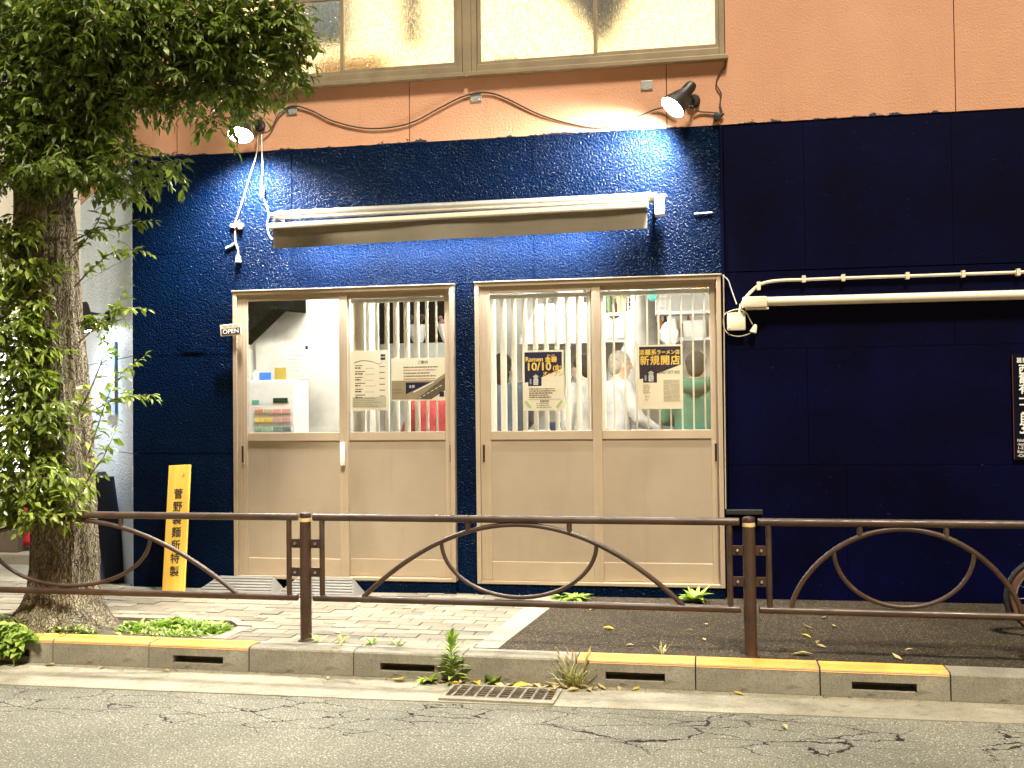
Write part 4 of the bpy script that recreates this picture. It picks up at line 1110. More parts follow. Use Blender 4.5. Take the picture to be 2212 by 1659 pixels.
for j in range(nz_ + 1):
    for i in range(nx_ + 1):
        u = i / nx_; v = j / nz_; x = -2.878 + 2.617 * u
        zt_ = 2.704 + .031 * u; zb_ = 2.567 + .033 * u
        y = -.195 + .006 * math.sin(u * 23) * (1 - v) + .010 * math.sin(u * 9 + 1) * (1 - v) + .01 * math.exp(-((u - .22) / .14) ** 2) * math.exp(-((v - .62) / .10) ** 2)
        vs.append((AX(x), y, zb_ + (zt_ - zb_) * v - 2.7))
for j in range(nz_):
    for i in range(nx_):
        a = j * (nx_ + 1) + i; fs.append((a, a + 1, a + nx_ + 2, a + nx_ + 1))
val = vb.add(vs, fs).build('valance', VAL, aw, True)
for x in (-2.88, -.205):
    MB().bbox(AX(x) - .012, AX(x) + .012, -.14, .004, .085, .135, .003).build('wall_bracket', WHITEP, aw)
    MB().bbox(AX(x) - .008, AX(x) + .055 if x > -1 else AX(x) + .010, -.17, -.06, -.005, .115, .003).build('end_plate', STEEL if x < -1 else WHITEP, aw)
LED = emat('led_strip', (.80, .90, 1.0), 330)
tiltbox(-2.85, -.55, -.150, -.135, 2.598, 2.604, 2.626, 2.632, 'led_strip', LED)
tiltbox(-2.86, -.54, -.156, -.129, 2.6045, 2.612, 2.6325, 2.640, 'led_channel', WHITEP)

def spot(name_label, base, head, aim, power, col=(1, .94, .86)):
    e = empty('spotlight', base); tag(e, name_label, 'spotlight')
    b = Vector(base); h = Vector(head) - b; d = Vector(aim).normalized()
    MB().lathe([(0, .0), (.048, .0), (.048, .018), (.036, .034), (0, .036)], 20, Matrix.Rotation(R(90), 4, 'X')).build('wall_mount', DARK, e, True)
    MB().tube(spline([(0, -.03, 0), (0, -.075, .0), tuple(h - d * .10)], 5), .011, 10).build('arm', DARK, e, True)
    q_ = d.to_track_quat('Z', 'Y').to_matrix().to_4x4(); mt = Matrix.Translation(h) @ q_
    hd_ = MB().lathe([(0, -.185), (.030, -.180), (.038, -.155), (.040, -.095), (.062, -.04), (.088, .030), (.092, .045), (.086, .045), (.060, -.02), (.0, -.03)], 24, mt).build('shade', DARK, e, True)
    MB().lathe([(0, .052), (.042, .050), (.075, .046), (.0855, .043), (.060, .002), (0, .0)], 24, mt).build('bulb', emat('lamp_glow', col, 60), e, True)
    ld = bpy.data.lights.new('spotlight_light', 'SPOT'); ld.energy = power; ld.color = col; ld.spot_size = R(172); ld.spot_blend = 0.7; ld.shadow_soft_size = .05
    lo = bpy.data.objects.new('lamp_light', ld); COL.objects.link(lo); lo.parent = e
    ld.spot_size = R(140); ld.spot_blend = 0.9
    lo.location = h + d * .115; lo.rotation_euler = (d + Vector((0, .55, 0))).to_track_quat('-Z', 'Y').to_euler()
    return e
spot('lit black spotlight under the leaves over the first door', (-3.06, F, 3.50), (-3.10, F - .22, 3.41), (.06, -.40, -.88), 360)
spot('lit black spotlight over the end of the second door', (.05, F, 3.48), (-.06, F - .20, 3.42), (-.60, -.30, -.75), 360)

def cord(name, pts, r, m, label, cat='cable', sub=6):
    o = MB().tube(spline(pts, sub), r, 6).build(name, m, smooth=True); tag(o, label, cat); return o
y_ = F - .012
cord('lamp_cable', [(-3.05, F - .03, 3.43), (-2.97, y_, 3.46), (-2.90, y_, 3.575), (-2.80, y_, 3.625), (-2.66, y_, 3.585), (-2.50, y_, 3.50), (-2.28, y_, 3.435), (-2.08, y_, 3.425), (-1.90, y_, 3.455),
                    (-1.70, y_, 3.545), (-1.53, y_, 3.615), (-1.38, y_, 3.630), (-1.25, y_, 3.59), (-1.0, y_, 3.455), (-.78, y_, 3.375), (-.58, y_, 3.335), (-.40, y_, 3.365), (-.2, y_, 3.44), (-.05, F - .05, 3.44)],
     .0055, BLACKCORD, 'dark cable sagging in two curves between the two spotlights')
cord('power_cable', [(.06, F - .03, 3.42), (.10, y_, 3.405), (.18, y_, 3.395), (.225, y_, 3.385), (.235, y_, 3.37)], .006, BLACKCORD, 'short dark cable from the second spotlight to the plug')
cord('drop_cable', [(.240, y_, 3.39), (.228, y_, 3.45), (.235, y_, 3.52), (.205, y_, 3.585), (.225, y_, 3.65), (.262, y_, 3.70), (.268, y_, 3.78)], .0045, BLACKCORD, 'thin black cable hanging from the window corner to the plug')
pg = empty('cable_plug', (.215, F - .02, 3.362)); tag(pg, 'black plug at the paint edge below the hanging cable', 'plug')
MB().bbox(-.030, .016, -.016, .016, -.028, .020, .008).build('plug_body', DARK, pg, True); MB().tube([(.016, 0, 0), (.034, 0, .02)], .008, 8).build('strain_relief', DARK, pg, True)
for x, z, lab in ((-2.81, 3.598, 'small grey clip plate under the first rise of the cable'), (-1.448, 3.606, 'small grey clip plate under the middle rise of the cable'), (-.259, 3.612, 'small grey clip plate with no cable near the second spotlight')):
    e = empty('clip_plate', (x, F, z)); tag(e, lab, 'clip plate', 'grey clip plates on the orange wall')
    MB().bbox(-.041, .041, -.008, .0, -.034, .030, .003).build('plate', GALV, e)
    for sx in (-.026, .026): MB().ball((sx, -.009, -.022), .0045, 8, 6).build('screw', STEEL, e, True)
cord('hanging_cable', [(-3.03, F - .03, 3.43), (-3.035, y_, 3.30), (-3.03, y_, 3.18), (-3.04, y_, 3.08), (-3.035, y_, 3.04)], .0042, WHITECORD, 'white cord running from the first spotlight down to its switch')
sw = empty('cord_switch', (-3.030, F - .02, 3.005)); tag(sw, 'white inline switch on the cord beside the awning', 'switch')
MB().bbox(-.013, .013, -.01, .01, -.035, .035, .007).build('switch_body', WHITEP, sw, True); MB().bbox(-.005, .005, -.013, -.0102, -.01, .01, .001).build('rocker', CREAM, sw)
cord('switch_cord', [(-3.025, y_, 2.97), (-3.0, y_, 2.90), (-2.985, y_, 2.84), (-3.0, y_, 2.77), (-2.985, y_, 2.70), (-2.95, F - .04, 2.66), (-2.885, F - .14, 2.655)], .0042, WHITECORD, 'wavy white cord from the switch to the awning')
cord('old_cord', [(-3.06, F - .03, 3.42), (-3.075, y_, 3.30), (-3.12, y_, 3.16), (-3.185, y_, 2.96), (-3.25, y_, 2.79)], .0038, OLDCORD, 'old slack cord hanging left of the white cord')
br = empty('broken_bracket', (-3.235, F - .012, 2.775)); tag(br, 'broken pale bracket the old cord is tied to', 'bracket')
MB().bbox(-.045, .052, -.012, .012, -.012, .012, .003).build('arm', OLDCORD, br); MB().bbox(.02, .048, -.02, .012, -.03, .008, .004).build('clamp', mat('rust_clamp', (.34, .17, .08), .7), br); MB().tube([(-.01, -.012, -.02), (.03, -.015, .035)], .006, 6).build('knot', OLDCORD, br)
cord('forked_cord', [(-3.245, y_, 2.765), (-3.247, y_, 2.70), (-3.243, y_, 2.655), (-3.225, y_, 2.60), (-3.222, y_, 2.56)], .0055, OLDCORD, 'cord hanging from the broken bracket to a lamp socket')
cord('cord_tail', [(-3.243, y_, 2.656), (-3.27, y_, 2.635), (-3.32, y_, 2.612)], .0075, OLDCORD, 'short cut cord end forking off beside the lamp socket')
so = empty('lamp_socket', (-3.222, F - .014, 2.53)); tag(so, 'small cream lamp socket hanging from the forked cord', 'socket')
MB().lathe([(0, .032), (.010, .030), (.016, .012), (.020, -.018), (.022, -.020), (.018, -.024), (0, -.020)], 14).build('shell', CREAM, so, True)
tag(MB().tube([(.045, F - .012, 2.718), (.165, F - .010, 2.722)], .005, 6).build('wall_pin', WHITEP, smooth=True), 'thin pale rod on the navy wall beside the awning', 'rod')

# conduit, unlit tube lamp, junction box on the dark wall
FW = F + .006
cd = empty('conduit', (.33, FW, 2.0)); tag(cd, 'cream conduit curving up from the junction box along the dark wall', 'conduit')
pts = spline([(0, -.02, .04), (.02, -.02, .10), (.06, -.02, .16), (.12, -.02, .215), (.18, -.02, .24), (.28, -.02, .250), (.45, -.02, .250), (.68, -.02, .252), (1.07, -.02, .252), (1.75, -.02, .254), (3.0, -.02, .256)], 6)
MB().tube(pts, .0105, 10).build('pipe', CREAM, cd, True)
for x in (.13, .42, .67, 1.07, 1.41, 1.74): MB().bbox(x - .012, x + .012, -.036, .0, .232 if x > .2 else .19, .276 if x > .2 else .245, .003).build('clip', CREAM, cd)
tl = empty('tube_lamp', (.35, FW, 2.107)); tag(tl, 'long unlit cream tube lamp fixture on the dark wall', 'lamp')
MB().bbox(0, .16, -.085, -.018, -.036, .036, .012).build('end_cap', CREAM, tl, True)
MB().tube([(.16, -.052, .002), (3.0, -.052, -.002)], .031, 20).build('tube', mat('milky_tube', (.76, .68, .52), .35, 0, .04), tl, True)
MB().bbox(.10, 3.0, -.018, .0, -.025, .025, .003).build('back_plate', CREAM, tl)
MB().bbox(.02, .17, -.07, -.02, -.05, -.037, .004).build('end_lip', CREAM, tl)
jb = empty('junction_box', (.310, FW, 1.985)); tag(jb, 'square cream junction box below the end of the tube lamp', 'junction box')
MB().bbox(-.060, .060, -.05, .0, -.061, .061, .010).build('box', CREAM, jb, True)
for sx, sz in ((-.045, -.045), (.045, .045)): MB().ball((sx, -.05, sz), .005, 8, 5).build('screw', OLDCORD, jb, True)
s2 = empty('hanging_socket', (.425, FW - .03, 1.93)); tag(s2, 'small cream lamp socket hanging beside the junction box', 'socket')
MB().lathe([(0, .034), (.010, .032), (.016, .014), (.022, -.016), (.024, -.020), (.018, -.026), (0, -.02)], 14, Matrix.Rotation(R(20), 4, 'Y')).build('shell', CREAM, s2, True)
cord('socket_cord', [(.335, FW - .045, 2.10), (.335, FW - .05, 2.065), (.375, FW - .05, 2.04), (.395, FW - .04, 2.0), (.415, FW - .03, 1.962)], .004, OLDCORD, 'thin cord holding the hanging socket by the junction box')
cord('looped_cord', [(.335, FW - .052, 2.065), (.28, FW - .052, 2.055), (.235, FW - .04, 2.03), (.225, FW - .03, 1.97), (.25, FW - .03, 1.91), (.31, FW - .03, 1.885), (.37, FW - .03, 1.892), (.41, FW - .03, 1.91)], .0035, OLDCORD, 'thin cord looped round below the junction box')
cord('door_corner_cord', [(.232, F - .03, 2.29), (.262, F - .02, 2.26), (.285, FW - .02, 2.19), (.315, FW - .02, 2.10)], .004, WHITECORD, 'thin white cord from the door corner to the tube lamp')

# OPEN plaque
op = empty('open_sign', (-3.259, F - .062, 2.012), 0); tag(op, 'small cream and black OPEN plaque on the door frame', 'sign'); op.rotation_euler = (0, R(-4), 0)
MB().bbox(-.082, .082, -.004, .004, -.042, .042, .003).build('plate', mat('sign_cream', (.70, .56, .38), .5), op)
MB().box(-.072, .072, -.0052, -.0041, -.034, .012).build('black_field', DARK, op)
text(op, 'OPEN', .046, WHITEINK, 0, -.012, -.0062, .012, sx=1.05)
text(op, 'YES! WE ARE', .022, INK, 0, .027, -.0050, .01)

# address sign at the right edge
ad_ = empty('address_sign', (2.11, FW - .012, 1.395)); tag(ad_, 'narrow dark blue street address sign with white vertical characters', 'sign')
MB().bbox(-.088, .088, -.006, .008, -.335, .335, .003).build('plate', mat('sign_navy', (.004, .005, .011), .8, spec=.05), ad_)
MB().box(-.086, -.083, -.0075, -.0062, -.33, .33).build('red_edge', mat('red_edge', (.14, .022, .016), .4), ad_)
text(ad_, '葛飾区', .036, WHITEINK, -.008, .295, -.0080, .015)
for k, c_ in enumerate('西亀有一丁目'): text(ad_, c_, .070, WHITEINK, -.016, .235 - k * .062, -.0080, .020)
text(ad_, '33', .092, WHITEINK, -.008, -.140, -.0080, .014)
for k, t_ in enumerate(('Nishi', '-kameari', '1-33', 'Katsushika', '-City')): text(ad_, t_, .026, WHITEINK, -.066, -.212 - k * .024, -.0080, .01, align='LEFT')

# wooden plank with brush lettering
pk = empty('wooden_plank', (-3.622, F - .235, PV)); tag(pk, 'yellow pine plank with black brush characters leaning on the navy wall', 'plank')
pk.rotation_euler = (R(-11.5), R(-2.7), 0)
MB().bbox(-.083, .083, -.012, .012, .0, .915, .003).build('board', PINE, pk)
for k, c_ in enumerate('菅野製麺所特製'): text(pk, c_, .078, INK, .004, .70 - k * .092, -.0130, .016, sx=.95)

# door ramps
def ramp_(x0, x1, label):
    e = empty('door_ramp', ((x0 + x1) / 2, F - .05, PV)); tag(e, label, 'door ramp', 'grey rubber ramps at the first door')
    w = (x1 - x0) / 2
    RB = mat('grey_rubber', (.115, .108, .092), .8, 0, .2, 8, bump_s=.3)
    m = MB(); m.add([(-w, -.24, .0), (w, -.24, .0), (w - .09, -.0, .10), (-w + .09, -.0, .10), (-w, .0, 0), (w, .0, 0), (-w, -.24, .010), (w, -.24, .010)],
                    [(6, 7, 2, 3), (0, 1, 7, 6), (0, 6, 3, 4), (1, 5, 2, 7), (4, 3, 2, 5), (0, 4, 5, 1)])
    m.build('wedge', RB, e)
    for k in range(6):
        t = .08 + .15 * k; y = -.24 + .24 * t; z = .011 + .089 * t; ww = w - .09 * t - .012
        mb = MB(); mb.add([(-ww, y, z), (ww, y, z), (ww, y + .018, z + .0075), (-ww, y + .018, z + .0075), (-ww, y, z + .006), (ww, y, z + .006), (ww, y + .018, z + .0125), (-ww, y + .018, z + .0125)],
                          [(4, 5, 6, 7), (0, 1, 5, 4), (1, 2, 6, 5), (2, 3, 7, 6), (3, 0, 4, 7)]); mb.build('rib', RB, e)
ramp_(-3.45, -2.86, 'grey ribbed rubber ramp next to the yellow plank'); ramp_(-2.85, -2.27, 'grey ribbed rubber ramp behind the fence post')

# ------------------------------------------------------------------ plants
def leaf_geom(mb, base, d, up, L, W, fold=.25, curl=.25):
    d = d.normalized(); s = d.cross(up)
    if s.length < 1e-3: s = d.cross(Vector((1, 0, 0)))
    s.normalize(); n = s.cross(d)
    m = base + d * L * .45; tip = base + d * L - n * L * curl; ml = m + s * W * .5 + n * W * fold; mr = m - s * W * .5 + n * W * fold
    m2 = base + d * L * .78 - n * L * curl * .45
    l2 = m2 + s * W * .30 + n * W * fold * .6; r2 = m2 - s * W * .30 + n * W * fold * .6
    o = len(mb.v)
    mb.v += [base[:], ml[:], m[:], mr[:], l2[:], m2[:], r2[:], tip[:]]
    mb.f += [(o, o + 2, o + 1), (o, o + 3, o + 2), (o + 1, o + 2, o + 5, o + 4), (o + 2, o + 3, o + 6, o + 5), (o + 4, o + 5, o + 7), (o + 5, o + 6, o + 7)]
def rv(a=1.0): return Vector((random.gauss(0, a), random.gauss(0, a), random.gauss(0, a)))
def twig(mb, start, d, length, nleaf, Lr, droop=.5, tw=None):
    p = Vector(start); d = Vector(d).normalized(); st = length / nleaf; path = [p.copy()]
    for k in range(nleaf):
        d = (d + Vector((0, 0, -droop * .12)) + rv(.10)).normalized(); p = p + d * st; path.append(p.copy())
        side = d.cross(Vector((0, 0, 1)));
        if side.length < .05: side = Vector((1, 0, 0))
        side.normalize()
        ld = d * .5 + side * (1 if k % 2 else -1) * random.uniform(.5, 1.1) + Vector((0, 0, -random.uniform(.1, .8))) + rv(.25)
        L = random.uniform(*Lr)
        leaf_geom(mb, p, ld, Vector((0, 0, 1)) + rv(.35), L, L * random.uniform(.36, .48), random.uniform(.05, .3), random.uniform(-.05, .35))
    leaf_geom(mb, p, d + rv(.2), Vector((0, 0, 1)), random.uniform(*Lr), Lr[0] * .42)
    if tw is not None: tw.tube(path[::2] if len(path) > 4 else path, .0018, 4, False)

CANOPY = [(-3.83,5.40,3.71,0.45,0.33),(-3.34,5.30,3.66,0.43,0.29),(-3.14,5.60,3.67,0.42,0.28),(-2.83,5.70,3.72,0.36,0.27),(-2.55,5.80,3.79,0.25,0.23),(-2.44,5.90,3.80,0.17,0.22),(-2.50,5.90,3.56,0.17,0.17),(-2.79,5.80,3.52,0.23,0.19),(-2.72,5.90,3.39,0.15,0.09),(-2.92,5.90,3.24,0.07,0.08),(-3.32,5.50,3.38,0.35,0.21),(-3.71,5.40,3.32,0.42,0.27),(-2.98,5.60,3.36,0.18,0.12),(-3.74,5.50,3.04,0.42,0.20),(-3.43,5.60,3.11,0.17,0.14),(-3.16,5.60,2.92,0.16,0.06),(-3.93,5.50,2.86,0.28,0.13),(-3.44,5.60,2.88,0.24,0.09),(-3.53,5.40,2.87,0.24,0.11)]
HIGH = [(-3.9,5.6,4.5,.9,.45),(-3.1,5.7,4.35,.7,.4),(-4.7,5.5,4.2,.7,.5),(-4.6,5.6,3.4,.45,.5),(-3.6,6.0,5.1,.9,.5),(-4.9,5.6,5.0,.8,.5)]
TRUNKB = [(-3.99,5.50,2.52,0.18,0.13),(-3.98,5.50,2.30,0.19,0.20),(-4.00,5.50,2.02,0.17,0.22),(-3.93,5.52,1.74,0.17,0.22),(-3.91,5.52,1.46,0.20,0.21),(-3.95,5.50,1.16,0.18,0.21),(-3.75,5.50,1.02,0.17,0.15),(-3.75,5.48,0.86,0.14,0.08),(-3.98,5.50,0.88,0.12,0.08)]
STEMS = [[(-3.660,5.62,1.405),(-3.552,5.62,1.600),(-3.460,5.62,1.822),(-3.414,5.62,1.988),(-3.362,5.62,2.126)],[(-3.704,5.62,2.362),(-3.596,5.62,2.471),(-3.503,5.62,2.608),(-3.451,5.62,2.732)],[(-3.673,5.62,2.192),(-3.550,5.62,2.301),(-3.412,5.62,2.394),(-3.261,5.62,2.402)],[(-3.644,5.62,1.854),(-3.505,5.62,1.963),(-3.399,5.62,2.044),(-3.293,5.62,2.055)],[(-3.615,5.62,1.098),(-3.538,5.62,1.293),(-3.477,5.62,1.459),(-3.400,5.62,1.626),(-3.294,5.62,1.707)],[(-3.631,5.62,0.958),(-3.554,5.62,1.070),(-3.478,5.62,1.167),(-3.416,5.62,1.292)],[(-3.659,5.62,1.967),(-3.582,5.62,1.993),(-3.505,5.62,1.991)],[(-3.630,5.62,1.405),(-3.507,5.62,1.460),(-3.385,5.62,1.514),(-3.250,5.62,1.526)],[(-3.673,5.62,2.474),(-3.549,5.62,2.525),(-3.397,5.62,2.547),(-3.245,5.62,2.569)],[(-3.549,5.62,2.694),(-3.396,5.62,2.715),(-3.275,5.62,2.710)]]
tree = empty('street_tree', (-3.80, 5.74, PV)); tag(tree, 'leafy street tree with thick rough trunk growing behind the fence', 'tree')
TO = Vector((-3.80, 5.74, PV))
# trunk: rings with buttress flare
prof = [(0, .30), (.03, .285), (.08, .255), (.15, .222), (.25, .198), (.40, .188), (.65, .184), (1.0, .182), (1.5, .180), (2.0, .180), (2.5, .180), (3.0, .170), (3.5, .155), (4.2, .12)]
from mathutils import noise as mnoise
tv = []; tf = []; NR = 160
fine = []
for i in range(len(prof) - 1):
    for k in range(10):
        t = k / 10; fine.append((prof[i][0] + (prof[i + 1][0] - prof[i][0]) * t, prof[i][1] + (prof[i + 1][1] - prof[i][1]) * t))
fine.append(prof[-1])
for z, r in fine:
    cx_ = -.02 - .045 * z + .02 * math.sin(z * 2); cy_ = .02 * math.sin(z * 1.3)
    for k in range(NR):
        a = 2 * math.pi * k / NR
        fl = max(0, 1 - z / .32) ** 2
        but = 1 + fl * (.55 * max(0, math.cos(a - R(-30))) ** 8 + .40 * max(0, math.cos(a - R(215))) ** 9 + .32 * max(0, math.cos(a - R(275))) ** 14 + .25 * max(0, math.cos(a - R(20))) ** 12 + .10 * mnoise.noise(Vector((math.cos(a) * 3, math.sin(a) * 3, z * 8))) - .10)
        rg = r * but * (1 + .028 * math.sin(a * 7 + z * 1.7) + .018 * math.sin(a * 13 - z * 4) + .012 * math.sin(a * 29 + math.sin(z * 9) * 1.4) + .075 * (abs(mnoise.noise(Vector((math.cos(a) * 7, math.sin(a) * 7, z * 2.2)))) - .25) + .045 * abs(mnoise.noise(Vector((math.cos(a) * 17, math.sin(a) * 17, z * 6)))) + .10 * mnoise.noise(Vector((math.cos(a) * 1.7, math.sin(a) * 1.7, z * 1.6))))
        tv.append((cx_ + rg * math.cos(a), cy_ + rg * math.sin(a) * .95, z - .03))
for i in range(len(fine) - 1):
    for k in range(NR): tf.append((i * NR + k, i * NR + (k + 1) % NR, (i + 1) * NR + (k + 1) % NR, (i + 1) * NR + k))
MB().add(tv, tf).build('trunk', BARK, tree, True)
def limb(pts, r0, r1, name='branch'):
    P = [p - TO for p in spline(pts, 6)]; L = len(P)
    MB().tube(P, [r0 + (r1 - r0) * i / (L - 1) for i in range(L)], 10).build(name, BARK, tree, True)
limb([(-3.90, 5.74, 2.85), (-3.65, 5.70, 3.20), (-3.25, 5.65, 3.55), (-2.80, 5.75, 3.75), (-2.45, 5.85, 3.85)], .07, .012)
limb([(-3.92, 5.74, 3.2), (-3.75, 5.65, 3.7), (-3.4, 5.65, 4.2), (-3.1, 5.7, 4.7)], .08, .02)
limb([(-3.95, 5.74, 3.0), (-4.25, 5.65, 3.4), (-4.6, 5.55, 3.9), (-4.8, 5.5, 4.6)], .08, .02)
limb([(-3.95, 5.72, 3.3), (-3.9, 5.6, 4.0), (-3.8, 5.9, 4.8), (-3.7, 6.0, 5.4)], .09, .02)
limb([(-3.86, 5.68, 2.75), (-3.65, 5.55, 2.92), (-3.40, 5.55, 2.98), (-3.15, 5.6, 2.95)], .03, .006)
def crown(blobs, name, m, per, Lr, nl, depth, spread=1.0):
    mb = MB(); tw = MB()
    for (x, y, z, rx, rz) in blobs:
        vol = rx * rz; nt_ = max(2, int(per * vol))
        for _ in range(nt_):
            while True:
                u = Vector((random.uniform(-1, 1), random.uniform(-1, 1), random.uniform(-1, 1)))
                if u.length < 1: break
            p = Vector((x + u.x * rx * .95, y + u.y * depth, z + u.z * rz * .95)) - TO
            d = Vector((u.x * .8, u.y * .5, .1)) + rv(.35)
            twig(mb, p - d.normalized() * .06, d, random.uniform(.12, .20), nl, Lr, .9, tw)
    c_ = mb.build(name, m, tree)
    c_['kind'] = 'stuff'; tw.build('twigs', BARK, c_)['kind'] = 'stuff'
    return c_
crown(CANOPY, 'crown', LEAF, 2200, (.034, .086), 8, .34)
crown(HIGH, 'upper_crown', LEAF, 220, (.05, .085), 8, .6)
crown(TRUNKB, 'trunk_shoots', LEAF2, 2000, (.040, .100), 7, .14)
sh = MB(); tw = MB()
for stm in STEMS:
    P = [p - TO for p in spline(stm, 6)]
    tw.tube(P, [.0055 - .004 * i / (len(P) - 1) for i in range(len(P))], 5)
    for i in range(3, len(P), 2):
        d = (P[i] - P[i - 1]).normalized()
        for q_ in range(3):
            ld = d * .4 + Vector((random.uniform(-1, 1), random.uniform(-.7, .7), random.uniform(-.7, .3))); L = random.uniform(.055, .10)
            leaf_geom(sh, P[i], ld, Vector((0, 0, 1)) + rv(.4), L, L * .44, random.uniform(.05, .3), random.uniform(0, .35))
        if random.random() < .35: twig(sh, P[i], d * .5 + rv(.6), .12, 5, (.035, .06), .6, tw)
    twig(sh, P[-1], P[-1] - P[-3], .10, 5, (.04, .065), .4, tw)
so_ = sh.build('side_shoots', LEAF2, tree); so_['kind'] = 'stuff'; tw.build('twigs', BARK, so_)['kind'] = 'stuff'

def rosette(loc, n, L, W, upright, label, m=WEED, seed=1, cat='weed', name='weed'):
    random.seed(seed); mb = MB()
    for k in range(n):
        a = random.uniform(0, 2 * math.pi); u = random.uniform(.3, 1) * upright
        d = Vector((math.cos(a), math.sin(a), u)); l = L * random.uniform(.55, 1.1)
        leaf_geom(mb, Vector((random.uniform(-.02, .02), random.uniform(-.02, .02), 0)) * L * 4, d, Vector((0, 0, 1)), l, W * random.uniform(.7, 1.2), .15, random.uniform(0, .4))
    o = mb.build(name, m, loc=loc); tag(o, label, cat); return o
Xs = lambda x, d: street(x, d)
rosette((-.78, 6.80, PV), 42, .13, .040, .55, 'flat leafy weed at the wall foot under the second door', seed=3)
rosette((-.88, 6.83, PV), 16, .10, .035, .5, 'small leafy weed beside the flat weed under the second door', seed=31)
rosette((.01, 6.80, PV), 34, .14, .042, 1.1, 'bushy upright weed at the end of the second door', seed=4)
for i, (x, n, lab) in enumerate(((-2.05, 7, 'tiny weed behind the kerb next to the fence post'), (-1.92, 9, 'thin spreading weed behind the kerb, second from the fence post'), (-1.74, 12, 'leafy tuft behind the kerb before the drain slot'), (-1.60, 8, 'small weed behind the kerb, nearest the tall weed'))):
    X, Y = Xs(x, .165); rosette((X, Y, PV), n, .075, .014, 1.2, lab, seed=40 + i)
X, Y = Xs(-.16, .165); rosette((X, Y, PV), 5, .085, .012, 2.0, 'single sprig behind the yellow kerb near the second post', STRAW, 50)
# tall weed at the kerb
random.seed(11)
tw_ = empty('tall_weed', (-1.245, street(-1.245, -.03)[1], .004)); tag(tw_, 'tall bright green weed growing in the gutter at the kerb joint', 'weed')
mb = MB(); stm = MB()
P = [Vector((0, 0, 0)), Vector((.005, 0, .08)), Vector((-.003, .003, .16)), Vector((.004, 0, .235))]
stm.tube(spline(P, 4), .004, 6)
for k in range(46):
    t = k / 46; z = .01 + .225 * t; a = k * 2.4; L = (.115 - .045 * t) * random.uniform(.8, 1.1)
    leaf_geom(mb, Vector((0, 0, z)), Vector((math.cos(a), math.sin(a) * .8, .35 + 1.5 * t ** 3)), Vector((0, 0, 1)), L, .024, .15, .25 * (1 - t))
mb.build('leaves', WEED, tw_); stm.build('stem', WEED, tw_, True)
rosette((-1.36, street(-1.36, -.05)[1], .006), 26, .085, .030, .6, 'low dark leafy weed at the foot of the tall weed', LEAF2, 12)
rosette((-1.03, street(-1.03, -.03)[1], .006), 12, .07, .030, 1.2, 'little broad leaved weed against the plain kerb', LEAF, 13)
# dry grass tuft
random.seed(5); gt = empty('grass_tuft', (-.60, street(-.60, -.045)[1], .005)); tag(gt, 'half dry grass tuft with pale seed heads in the gutter', 'grass tuft')
mb = MB(); sd_ = MB()
for k in range(150):
    a = random.uniform(0, 6.28); u = random.uniform(.5, 3.0); d = Vector((math.cos(a), math.sin(a) * .7, u)).normalized(); L = random.uniform(.06, .17); b0 = Vector((random.gauss(0, .022), random.gauss(0, .014), 0))
    leaf_geom(mb, b0, d, Vector((0, 0, 1)) + rv(.3), L, .006, .1, random.uniform(0, .35))
for k in range(14):
    a = random.uniform(0, 6.28); d = Vector((math.cos(a) * .5, math.sin(a) * .35, 1)).normalized(); b0 = d * random.uniform(.10, .19)
    leaf_geom(sd_, b0, d, Vector((0, 1, 0)), .05, .012, .4, .1); leaf_geom(sd_, b0, d, Vector((1, 0, 0)), .05, .012, .4, .1)
mb.build('blades', STRAW, gt); sd_.build('seed_heads', DRYLEAF, gt)
# weeds of the tree pit
def cushion(x, d, rx, ry, n, L, label, m, seed, z=PV - .02, name='weed', out=0.0):
    random.seed(seed); mb = MB(); X, Y = Xs(x, d)
    for k in range(n):
        while True:
            u, v = random.uniform(-1, 1), random.uniform(-1, 1)
            if u * u + v * v < 1: break
        hgt = (1 - u * u - v * v) * L * .9 * random.random(); a = random.uniform(0, 6.28); l = L * random.uniform(.5, 1.1)
        leaf_geom(mb, Vector((u * rx, v * ry, hgt)), Vector((math.cos(a), math.sin(a) - out, random.uniform(.2, 1.4) - out * .55)), Vector((0, -out * .5, 1)), l, l * random.uniform(.3, .5), .15, random.uniform(0, .4))
    o = mb.build(name, m, loc=(X, Y, z)); tag(o, label, 'weed'); return o
for i, (x, d, rx, ry, n, L, lab) in enumerate(((-3.10, .45, .15, .09, 420, .060, 'bright weed cushion in the tree pit nearest the trunk foot'), (-2.90, .42, .13, .09, 360, .055, 'bright weed cushion in the tree pit, middle one'), (-2.76, .36, .08, .10, 240, .055, 'weed cushion at the end of the tree pit'),
        (-3.28, .36, .12, .10, 260, .050, 'flat pale weed between the trunk root and the cushions'), (-3.00, .26, .25, .06, 300, .040, 'low straggling weed along the yellow kerb in the tree pit'),
        (-3.86, .24, .20, .07, 420, .070, 'leafy weed before the trunk foot in the tree pit'), (-3.58, .20, .14, .04, 160, .050, 'small weed below the middle of the trunk'), (-4.10, .34, .18, .12, 300, .070, 'weed in the tree pit at the edge of the picture'))):
    cushion(x, d, rx, ry, n, L, lab, WEED if i < 5 else LEAF2, 70 + i)
cushion(-3.86, .03, .16, .05, 190, .10, 'big bright weed hanging over the yellow kerb at the picture edge', WEED, 80, .135, out=1.3)
cushion(-3.88, -.035, .14, .03, 130, .09, 'weed trailing down the kerb face below the tree', WEED, 82, .075, out=1.6)
